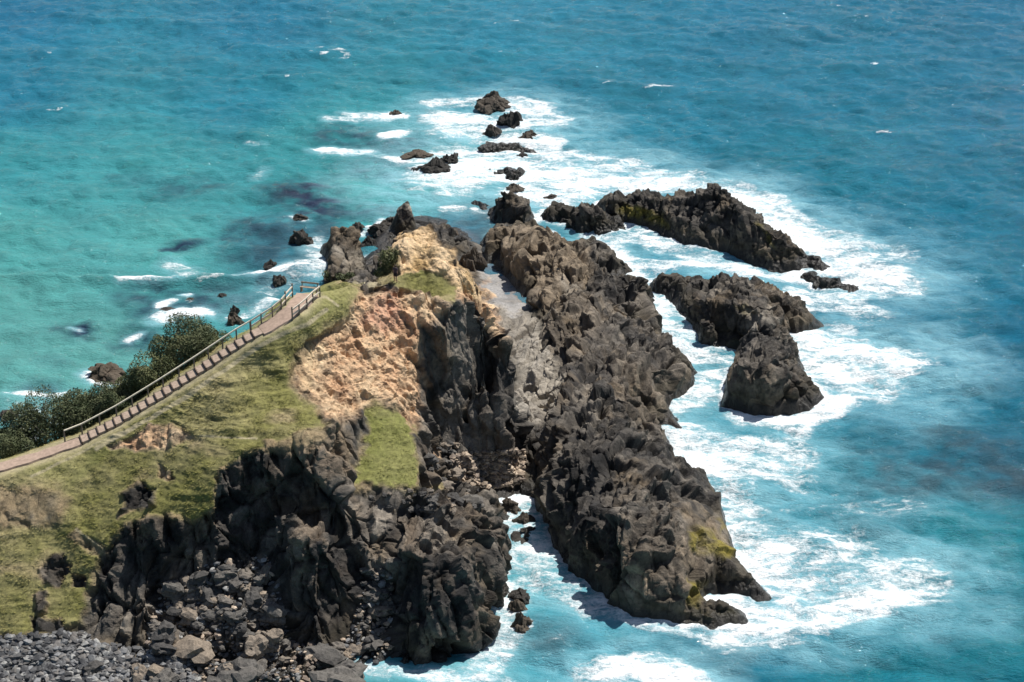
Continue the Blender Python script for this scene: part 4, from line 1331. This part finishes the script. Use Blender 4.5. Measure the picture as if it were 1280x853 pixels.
den = np.zeros(len(fx))
for (a, b), c in CTRLW:
    wgt = 1 / (((SPX - a) ** 2 + ((SPY - b) * 1.5) ** 2) + 900.0) ** 1.6
    num += wgt[:, None] * np.array(c)
    den += wgt
water = np.where(fine[:, None] > 0, num / den[:, None], np.array((.03, .165, .24)))
gl = (water @ np.array((.2, .6, .2)))[:, None]
water = np.clip(water * 1.12 - gl * .12, .005, 1) * (.80 - .13 * sstep(600, 950, SPX))[:, None] * (1 + sstep(500, 1000, SPX)[:, None] * np.array((-.25, -.04, .12)))
far_edge = sstep(330, 400, fy)[:, None]
SHOAL = [([(375, 238), (400, 255), (385, 268)], 4.5, .75), ([(290, 297)], 3, .7), ([(225, 309)], 2.6, .7), ([(318, 283), (330, 290)], 2.6, .6), ([(330, 315), (360, 305), (400, 320)], 5, .55), ([(95, 414)], 2.6, .95), ([(162, 424)], 2.8, .75), ([(180, 366), (220, 372), (260, 378)], 3.2, .6), ([(200, 392), (215, 385)], 3, .6), ([(430, 263), (480, 264)], 2.6, .55), ([(430, 170), (500, 180)], 5, .55), ([(460, 210), (490, 208)], 5, .5),
         ([(225, 238), (250, 232)], 4, .4), ([(1120, 600), (1200, 585), (1260, 600)], 4.5, .6), ([(1190, 550), (1240, 555)], 3.2, .55), ([(1090, 560), (1150, 550)], 3, .3), ([(585, 285), (597, 262)], 4, .6), ([(580, 320), (590, 300)], 3, .5), ([(640, 790), (690, 795)], 2.2, .5), ([(860, 800), (910, 820)], 2.5, .45), ([(45, 490)], 2, .5), ([(300, 365), (340, 350)], 4, .5), ([(150, 222), (170, 224)], 3, .25), ([(385, 285), (400, 300)], 3, .5), ([(1060, 640), (1100, 655)], 3, .2), ([(60, 455)], 2, .2)]
for line, r, s in SHOAL:
    wl = np.array([at(a, b, 0)[:2] for a, b in line])
    r *= 1.35
    d = line_d(fx + warp_x * .8, fy + warp_y * .8, wl)
    wgt = (min(1, s * 1.4) * (1 - sstep(.25, 1.3, d / r)) * np.clip(.85 + 1.1 * fbm(Qn, 1.8, 4, 841), .15, 1.2))[:, None]
    water = water * (1 - wgt) + np.array((.022, .062, .085)) * wgt
wgt = (pool * np.clip(.55 + .8 * fbm(Qn, 2.5, 3, 861), 0, .9))[:, None]
water = water * (1 - wgt) + np.array((.12, .15, .18)) * wgt
V[:, 2] = z + .12 * np.clip(foam, 0, 1) * fine * (fbm(Qn, .9, 3, 851) + .3)
ii = np.arange(nsx * nsy).reshape(nsy, nsx)
quads = np.stack((ii[:-1, :-1], ii[:-1, 1:], ii[1:, 1:], ii[1:, :-1]), -1).reshape(-1, 4)
sea = link('sea', np_mesh('sea', V, quads, True), M['sea'])
vcol(sea.data, 'water', np.clip(water, 0, 1))
vfl(sea.data, 'foam', foam)
vfl(sea.data, 'aerated', aer)
tag(sea, 'turquoise sea with white surf around the rocks', 'sea', kind='structure')

# ================================================================ path, steps, fences
def ribbon(name, s0, s1, hw, z_up, mat):
    Vv, Ff = [], []
    ss = np.linspace(s0, s1, max(3, int((s1 - s0) / .5)))
    for i, s in enumerate(ss):
        c, t, n = path_frame(s)
        e = hw + .06 * math.sin(i * 1.7) + .05 * math.sin(i * .63 + 1)
        for k, dz in ((-e - .12, -.35), (-e, 0), (-e * .3, .015), (e * .35, .012), (e, 0), (e + .12, -.35)):
            q = c[:2] + n * k
            Vv.append((q[0], q[1], c[2] + z_up + dz))
    for i in range(len(ss) - 1):
        for j in range(5):
            a = i * 6 + j
            Ff.append((a, a + 1, a + 7, a + 6))
    o = link(name, np_mesh(name, Vv, np.array(Ff)[:, ::-1], False), mat)
    return o


S0, S1 = path_s(101), path_s(326)
tag(ribbon('path', 0, S0 - .02, .72, .02, M['path']), 'pale pinkish gravel path crossing the grassy saddle', 'path', kind='structure')
tag(ribbon('path', S1 + .02, seg[-1] + .3, .95, .03, M['path']), 'pinkish paved ramp leading up to the fenced lookout', 'path', kind='structure')

c0 = path_at(S0)
stairs = empty('stairway', c0, 'long outdoor stairway of gravel steps with timber edges climbing the grassy ridge', 'stairway')
NST = 22
for i in range(NST):
    a, b = S0 + (S1 - S0) * i / NST, S0 + (S1 - S0) * (i + 1) / NST
    ca, t, n = path_frame(a)
    cb, t2, n2 = path_frame(b)
    rise = cb[2] - ca[2]
    za, zb = ca[2] + rise * .45, cb[2] + .02          # inclined tread behind its riser
    hw = .70 + .04 * math.sin(i * 2.1)
    bm = bmesh.new()
    vs = []
    for c, zt, nn in ((ca + np.array((*(t * .06), 0)), za, n), (cb, zb, n2)):
        for k in (-hw, hw):
            q = c[:2] + nn * k
            vs.append((bm.verts.new((q[0] - c0[0], q[1] - c0[1], zt - c0[2])), bm.verts.new((q[0] - c0[0], q[1] - c0[1], ca[2] - .3 - c0[2]))))
    order = [0, 1, 3, 2]
    tops = [vs[k][0] for k in order]
    bots = [vs[k][1] for k in order]
    bm.faces.new(tops)
    bm.faces.new(bots[::-1])
    for k in range(4):
        k2 = (k + 1) % 4
        bm.faces.new((tops[k2], tops[k], bots[k], bots[k2]))
    bmesh.ops.recalc_face_normals(bm, faces=bm.faces[:])
    me = bpy.data.meshes.new('step')
    bm.to_mesh(me)
    bm.free()
    st = link('step', me, M['tread'], stairs)
    pa = np.array((*(ca[:2] - n * (hw + .05)), za - .17)) - c0
    pb = np.array((*(ca[:2] + n * (hw + .05)), za - .17)) - c0
    MB().bar(pa, pb, .10, .40).build('riser', M['riser'], st, .012)


def fence(name, label, bases, post_h, rails, pm, rm, post_r=.075, tall=(), group=None):
    """posts at the given pixel feet, rails from post to post"""
    feet = []
    for b in bases:
        if len(b) == 3:
            feet.append(np.array(b, float))
        else:
            h_, _ = hit(*b)
            feet.append(np.array(h_))
    root = empty(name, feet[0], label, 'fence', group)
    r0 = feet[0]
    tops = []
    for i, f in enumerate(feet):
        hgt = post_h + (.22 if i in tall else 0)
        q = f - r0
        MB().tube((q[0], q[1], q[2] - .5), (q[0], q[1], q[2] + hgt), post_r, post_r * .92, 9).build('post', pm, root)
        tops.append(q)
    for rh, sz in rails:
        for a, b in zip(tops[:-1], tops[1:]):
            MB().bar((a[0], a[1], a[2] + rh), (b[0], b[1], b[2] + rh), sz[0], sz[1]).build('rail', rm, root, .01)
    return root


def side_foot(px, k, dz=0.0):
    s = path_s(px)
    c, t, n = path_frame(s)
    q = c[:2] + n * k
    return (q[0], q[1], c[2] - .1 + dz)


lower = [side_foot(x, -1.0) for x in (84, 105, 127, 148, 168, 188, 207, 227, 246, 264, 282, 299, 316)]
fence('handrail_fence', 'long timber handrail fence with a single pale top rail, climbing beside the steps', lower, 1.08, ((1.08, (.13, .11)),), M['post'], M['rail'])
upper = [side_foot(x, -1.05) for x in (316.8, 332, 348, 362)] + [side_foot(371, -1.15), side_foot(381, -1.2)]
fence('post_rail_fence', 'two-rail pale timber fence along the seaward side of the lookout ramp', upper, 1.1, ((1.02, (.10, .13)), (.50, (.08, .13))), M['post'], M['paint'], tall=(4, 5))
right = [side_foot(x, 1.05) for x in (356, 363.5, 371, 378)] + [side_foot(384, 1.25)]
fence('post_rail_fence', 'short two-rail pale timber fence on the grass side of the lookout, nearer the orange cliff', right, 1.05, ((1.0, (.10, .14)), (.48, (.08, .14))), M['post'], M['paint'], tall=(0,))

# bench at the end of the lookout
e, t, n = path_frame(seg[-1])
bc = e + np.array((*(t * .45), 0.02))
bench = empty('bench', bc, 'low timber bench across the far end of the lookout paving', 'bench')
ang = math.atan2(n[1], n[0])
bench.rotation_euler = (0, 0, ang)
MB().box((0, .0, .46), 1.75, .16, .05).box((0, .19, .46), 1.75, .16, .05).build('seat', M['bench'], bench, .01)
MB().box((0, .34, .80), 1.75, .045, .15).build('backrest', M['bench'], bench, .01)
for sx in (-.76, .76):
    MB().box((sx, .08, .19), .10, .36, .48).build('leg', M['post'], bench, .01)
    MB().box((sx, .31, .40), .09, .05, .96).build('back_post', M['post'], bench, .01)

# ================================================================ the person
h_, _ = hit(494.5, 352.5)
pz = Vector(h_)
pz.z = ground_z(pz.x, pz.y)
joints = [((0, 0, .93), .135), ((0, .01, 1.12), .125), ((0, .0, 1.32), .15), ((0, .0, 1.44), .075), ((0, -.01, 1.52), .06), ((0, -.02, 1.62), .098), ((0, -.015, 1.70), .085)]
edges = [(i, i + 1) for i in range(6)]


def limb(chain, root):
    prev = root
    for co, r in chain:
        joints.append((co, r))
        edges.append((prev, len(joints) - 1))
        prev = len(joints) - 1


for sx in (-1, 1):
    limb([((sx * .10, 0, .86), .10), ((sx * .105, -.01, .66), .082), ((sx * .11, -.015 * sx, .47), .058), ((sx * .115, .02, .30), .056), ((sx * .12, .025, .09), .04), ((sx * .125, -.06, .04), .042), ((sx * .14, -.15, .03), .03)], 0)
    limb([((sx * .17, 0, 1.40), .06), ((sx * .215, .02, 1.26), .05), ((sx * .235, .03, 1.10), .04), ((sx * .235, -.03, .95), .034), ((sx * .23, -.06, .85), .026)], 2)
me = bpy.data.meshes.new('person')
me.from_pydata([j[0] for j in joints], edges, [])
me.update()
po = link('person', me, M['skin'])
po.location = pz
po.rotation_euler = (0, 0, R(150))
md = po.modifiers.new('skin', 'SKIN')
for v, (c, r) in zip(me.skin_vertices[0].data, joints):
    v.radius = (r, r * (.8 if r > .11 else 1.0))
me.skin_vertices[0].data[0].use_root = True
ss = po.modifiers.new('sub', 'SUBSURF')
ss.levels = ss.render_levels = 2
dg = bpy.context.evaluated_depsgraph_get()
body = bpy.data.meshes.new_from_object(po.evaluated_get(dg))
po.modifiers.clear()
po.data = body
body.materials.clear()
body.materials.append(M['skin'])
for pgn in body.polygons:
    pgn.use_smooth = True
tag(po, 'person in a dark top and shorts standing on the headland before the yellow rock', 'person')


def garment(name, mat, test, off):
    bm = bmesh.new()
    bm.from_mesh(body)
    bm.normal_update()
    drop = [f for f in bm.faces if not test(f.calc_center_median())]
    bmesh.ops.delete(bm, geom=drop, context='FACES')
    for v in bm.verts:
        v.co += v.normal * off
    bmesh.ops.solidify(bm, geom=bm.faces[:], thickness=-.012)
    m2 = bpy.data.meshes.new(name)
    bm.to_mesh(m2)
    bm.free()
    for q in m2.polygons:
        q.use_smooth = True
    return link(name, m2, mat, po)


garment('top', M['shirt'], lambda c: .93 < c.z < 1.47 and not (abs(c.x) > .19 and c.z < 1.22), .014)
garment('shorts', M['shorts'], lambda c: .60 < c.z < .97 and abs(c.x) < .175, .02)
garment('hair', M['hair'], lambda c: c.z > 1.5 and (c.z - 1.64) + (c.y + .02) * 1.3 > 0, .02)
fb = MB()
for sx in (-1, 1):
    fb.tube((sx * .034, -.112, 1.645), (sx * .034, -.118, 1.645), .012, .010, 8)
fb.tube((0, -.10, 1.63), (0, -.135, 1.60), .012, .018, 6)
fb.build('face', M['hair'], po)

# ================================================================ shrubs
def leaf_cloud(n, lobes, size, seed):
    r = np.random.default_rng(seed)
    Vv = []
    for (cx, cy, cz, rx, ry, rz, wgt) in lobes:
        m = int(n * wgt)
        u = r.normal(size=(m, 3))
        u /= np.linalg.norm(u, axis=1)[:, None]
        rad = 1 - np.abs(r.normal(0, .17, m))
        lump = 1 + .26 * fbm(u * 2.0 + seed * 3.1, .9, 3, seed)
        p = np.array((cx, cy, cz)) + u * (rad * lump)[:, None] * np.array((rx, ry, rz))
        a = r.normal(size=(m, 3)) * .75 + u * .6 + np.array((0, 0, .35))
        a /= np.linalg.norm(a, axis=1)[:, None]
        b = np.cross(a, r.normal(size=(m, 3)))
        b /= np.linalg.norm(b, axis=1)[:, None]
        c = np.cross(a, b)
        s = size * r.uniform(.55, 1.35, m)[:, None]
        Vv.append(np.stack((p - b * s, p + c * s * .5 , p + b * s, p - c * s * .5), 1))
    Vv = np.concatenate(Vv).reshape(-1, 3)
    return Vv, np.arange(len(Vv)).reshape(-1, 4)


def shrub(name, label, loc, rx, ry, rz, n, seed, mat='leaf', group='coastal shrubs behind the stairway', size=.092):
    r = np.random.default_rng(seed)
    root = empty(name, loc, label, 'shrub', group)
    lobes = []
    k = 7
    for i in range(k):
        a = r.uniform(0, 6.28)
        q = r.uniform(.25, .72)
        s = r.uniform(.38, .62)
        lobes.append((math.cos(a) * rx * q, math.sin(a) * ry * q, rz * r.uniform(.35, .72), rx * s, ry * s, rz * s * .8, 1 / k))
    Vv, Ff = leaf_cloud(n, lobes, size, seed)
    link('foliage', np_mesh('foliage', Vv, Ff), M[mat], root)
    mb = MB()
    for lb in lobes:
        mid = Vector((lb[0] * .5, lb[1] * .5, lb[2] * .55))
        mb.tube((r.uniform(-.1, .1), r.uniform(-.1, .1), -.6), mid, .09, .06, 6)
        mb.tube(mid, (lb[0], lb[1], lb[2]), .06, .03, 6)
        for _ in range(3):
            mb.tube((lb[0], lb[1], lb[2]), (lb[0] + r.uniform(-1, 1) * lb[3] * .8, lb[1] + r.uniform(-1, 1) * lb[4] * .8, lb[2] + r.uniform(0, 1) * lb[5]), .03, .012, 5)
    mb.build('stem', M['stem'], root)
    return root


# (pixel of the crown's middle, metres behind the path, radii)
for px_, k, rx, rz, seed, mat, lab in (
        (20, -4.2, 2.2, 2.4, 1, 'leaf', 'low dark green shrub nearest the left edge of the picture'),
        (52, -4.8, 2.5, 3.8, 2, 'leaf', 'dark shrub between the leftmost shrub and the tall one behind the handrail start'),
        (88, -5.2, 2.7, 4.7, 3, 'leaf', 'tallest dark shrub behind the lower end of the handrail, with bleached stems'),
        (124, -4.6, 2.3, 3.4, 4, 'leaf', 'shrub with bare grey stems behind the fourth handrail post'),
        (158, -4.0, 1.9, 2.2, 5, 'leaf', 'low shrub in the dip between the two big clumps'),
        (196, -4.3, 2.3, 3.0, 6, 'leaf_light', 'olive green shrub at the left foot of the big round bush'),
        (222, -5.2, 2.6, 4.4, 7, 'leaf_light', 'big bush left half, olive tipped and dense, behind the middle of the stairway'),
        (252, -5.0, 2.8, 4.6, 8, 'leaf', 'tall round dark bush at the upper end of the shrubs behind the stairway'),
        (140, -6.2, 2.0, 3.4, 10, 'leaf', 'shrub set back behind the low dip, its crown just clear of its neighbours'),
        (178, -5.4, 2.0, 2.8, 11, 'leaf_light', 'olive shrub filling the gap below the big round bush'),
        (276, -5.6, 1.7, 2.6, 9, 'leaf_light', 'smallest shrub of the upper clump, against the grassy brow')):
    s = path_s(px_)
    c, t, n = path_frame(s)
    q = c[:2] + n * k
    gz = ground_z(q[0], q[1])
    shrub('coastal_shrub', lab, (q[0], q[1], gz - .15), rx * 1.2, rx * 1.05, rz * 1.12, 17000, seed, mat)
# scrub on the edge of the headland and on the knob
for (sx, sy), rx, rz, seed, lab in (((404, 352), 1.0, 1.0, 21, 'low dark scrub at the left brink behind the lookout bench'), ((418, 350), 1.2, 1.2, 22, 'dark scrub between the bench and the hollow'), ((432, 349), 1.1, 1.0, 23, 'scrub at the brink beside the hollow left of the knob'),
                                    ((487, 330), 1.1, 1.9, 24, 'green bush clinging to the shady left side of the yellow knob'), ((481, 343), 1.0, .9, 25, 'low green bush under the larger bush left of the yellow knob')):
    h_, _ = hit(sx, sy)
    shrub('scrub_bush', lab, (h_.x, h_.y, h_.z - .2), rx, rx, rz, 1300, seed, 'leaf_light' if seed > 23 else 'leaf', 'scrub along the headland brink', .13)

# ================================================================ loose stones
stones = [stone_mesh('boulder', 40 + i, 3, random.uniform(.6, .85), .34) for i in range(8)]
for m in stones:
    m.materials.append(M['stone'])
BIG = [(219, 733, 32, 'pale grey angular boulder perched at the top of the boulder slope'), (238, 760, 24, 'grey boulder just under the pale perched one'), (262, 752, 20, 'squarish boulder with shaded face right of the pale perched one'),
       (244, 806, 50, 'largest dark block on the boulder slope, its near face in deep shade'), (300, 834, 46, 'broad flat tan boulder at the foot of the slope'), (278, 850, 34, 'tan flat boulder half out of the bottom of the picture'),
       (314, 800, 28, 'olive-tan boulder above the broad flat one'), (334, 797, 24, 'blue-grey boulder right of the olive-tan one'), (312, 782, 22, 'wedge of tan rock in the middle of the boulder slope'), (345, 760, 34, 'blocky boulder at the foot of the round buttress'),
       (425, 846, 60, 'big olive-brown boulder by the foaming water at the bottom edge'), (410, 815, 42, 'craggy boulder below the round buttress'), (448, 806, 26, 'brown boulder above the foam at the foot of the bluff'), (470, 800, 28, 'grey-brown boulder in the chute beside the bluff'),
       (476, 760, 26, 'dark boulder in the chute between buttress and bluff'), (470, 738, 30, 'rusty brown boulder at the head of the chute'), (556, 606, 26, 'rounded grey boulder at the edge of the pebbly gully'), (590, 622, 30, 'grey slab between the turf patch and the gully water'), (566, 622, 26, 'pale boulder below the turf patch'),
       (118, 832, 24, 'grey stone among the cobbles below the dark bulge'), (175, 838, 26, 'dark stone at the right end of the cobble beach'), (205, 850, 30, 'pale stone at the bottom edge below the dark block'),
       (600, 590, 18, 'brown boulder on the gully pebbles'), (570, 590, 22, 'dark boulder against the shaded rock wall above the gully')]
grp = 'boulders below the cliff'


def put_stone(mesh, pos, nrm, size, flat=1.0, sink=.25):
    o = bpy.data.objects.new('boulder', mesh)
    COL.objects.link(o)
    s = size / 2
    o.scale = (s * random.uniform(.85, 1.15), s * random.uniform(.75, 1.0), s * flat * random.uniform(.85, 1.1))
    o.location = Vector(pos) + Vector((0, 0, s * (.6 - sink * 2)))
    o.rotation_euler = (random.uniform(-.35, .35), random.uniform(-.35, .35), random.uniform(0, 6.28))
    return o


SPX_M = F / 164.0          # pixels per metre on the near slope
for i, (bx, by, wpx, lab) in enumerate(BIG):
    h_, n_ = hit(bx, by + wpx * .2)
    if h_ is None:
        continue
    tag(put_stone(stones[i % 8], h_, n_, wpx / SPX_M * 1.05), lab, 'boulder', grp)


def in_poly(x, y, poly):
    return poly_sd(np.array([x]), np.array([y]), poly)[0] < 0


ZONES = [([(205, 735), (250, 712), (330, 700), (350, 750), (362, 800), (440, 815), (450, 850), (200, 853), (190, 800)], 140, 9, 32, 'angular grey boulder lying loose on the slope between the cliff and the cobble beach'),
         ([(455, 715), (490, 705), (500, 770), (486, 812), (450, 812), (445, 770)], 34, 8, 20, 'brownish boulder jammed in the chute between the round buttress and the bluff'),
         ([(450, 620), (520, 614), (600, 612), (606, 640), (540, 640), (460, 640)], 34, 7, 16, 'rock lying along the brow just below the turf patch'),
         ([(525, 560), (560, 550), (590, 560), (580, 600), (540, 606)], 20, 9, 20, 'dark fallen rock at the foot of the shaded face above the gully')]
for poly, cnt, a, b, lab in ZONES:
    pa = np.array(poly)
    n_ = 0
    while n_ < cnt:
        x, y = random.uniform(*pa[:, 0][[pa[:, 0].argmin(), pa[:, 0].argmax()]]), random.uniform(*pa[:, 1][[pa[:, 1].argmin(), pa[:, 1].argmax()]])
        if not in_poly(x, y, poly):
            continue
        n_ += 1
        h_, nn = hit(x, y)
        if h_ is None or h_.z < .15:
            continue
        sz = (a + (b - a) * random.random() ** 2.2) / SPX_M
        tag(put_stone(random.choice(stones), h_, nn, sz, 1.0, .2), lab, 'boulder', lab.split(' ', 1)[1][:40].strip())


def scatter(name, label, poly, count, smin, smax, seed, mat, palette):
    """pebbles nobody could count: one mesh of many small stones"""
    r = random.Random(seed)
    pa = np.array(poly)
    prot = []
    for i in range(6):
        m = stone_mesh('pebble', 90 + i, 1, .65, .3)
        fc = np.array([p.vertices[:] for p in m.polygons])
        prot.append((coords(m).copy(), fc))
        bpy.data.meshes.remove(m)
    VV, FF, CC, base = [], [], [], 0
    n_ = 0
    while n_ < count:
        x, y = r.uniform(pa[:, 0].min(), pa[:, 0].max()), r.uniform(pa[:, 1].min(), pa[:, 1].max())
        if not in_poly(x, y, poly):
            continue
        n_ += 1
        h_, nn = hit(x, y)
        if h_ is None or h_.z < .05:
            continue
        s = (smin + (smax - smin) * r.random() ** 2.5) / 2
        v, f = prot[r.randrange(6)]
        a = r.uniform(0, 6.28)
        ca_, sa_ = math.cos(a), math.sin(a)
        v = v * np.array((s * r.uniform(.8, 1.3), s * r.uniform(.7, 1.1), s))
        v = np.stack((v[:, 0] * ca_ - v[:, 1] * sa_, v[:, 0] * sa_ + v[:, 1] * ca_, v[:, 2] + v[:, 0] * r.uniform(-.4, .4)), 1) + np.array((h_.x, h_.y, h_.z + s * .3))
        VV.append(v)
        FF.append(f + base)
        base += len(v)
        c = np.array(palette[r.randrange(len(palette))]) * r.uniform(.7, 1.3)
        CC.append(np.repeat(c[None], len(v), 0))
    me = np_mesh(name, np.vstack(VV), np.vstack(FF))
    vcol(me, 'albedo', np.vstack(CC))
    vfl(me, 'turf', np.ones(len(me.vertices)))
    o = link(name, me, M['ground'])
    return tag(o, label, 'stones', kind='stuff')


GREY = [(.12, .12, .12), (.08, .08, .082), (.18, .18, .18), (.26, .255, .24), (.06, .06, .062), (.15, .14, .13)]
BROWN = [(.32, .25, .185), (.22, .175, .14), (.40, .32, .24), (.14, .115, .09)]
MIXED = GREY[:4] + BROWN[:3]
scatter('beach_cobbles', 'grey cobbles covering the small beach at the lower left', [(-30, 800), (60, 793), (102, 790), (125, 806), (180, 812), (240, 830), (260, 870), (-30, 870)], 3600, .25, .85, 5, None, GREY)
scatter('gully_pebbles', 'brown pebbles filling the head of the gully', [(562, 570), (590, 566), (655, 563), (658, 585), (650, 606), (610, 612), (575, 600)], 1300, .25, .85, 6, None, BROWN)
scatter('slope_rubble', 'small grey-brown rubble between the boulders below the cliff', [(200, 740), (250, 708), (335, 695), (352, 750), (365, 805), (430, 800), (452, 740), (470, 712), (490, 720), (488, 812), (450, 850), (190, 870), (180, 805)], 1500, .2, .75, 7, None, MIXED)
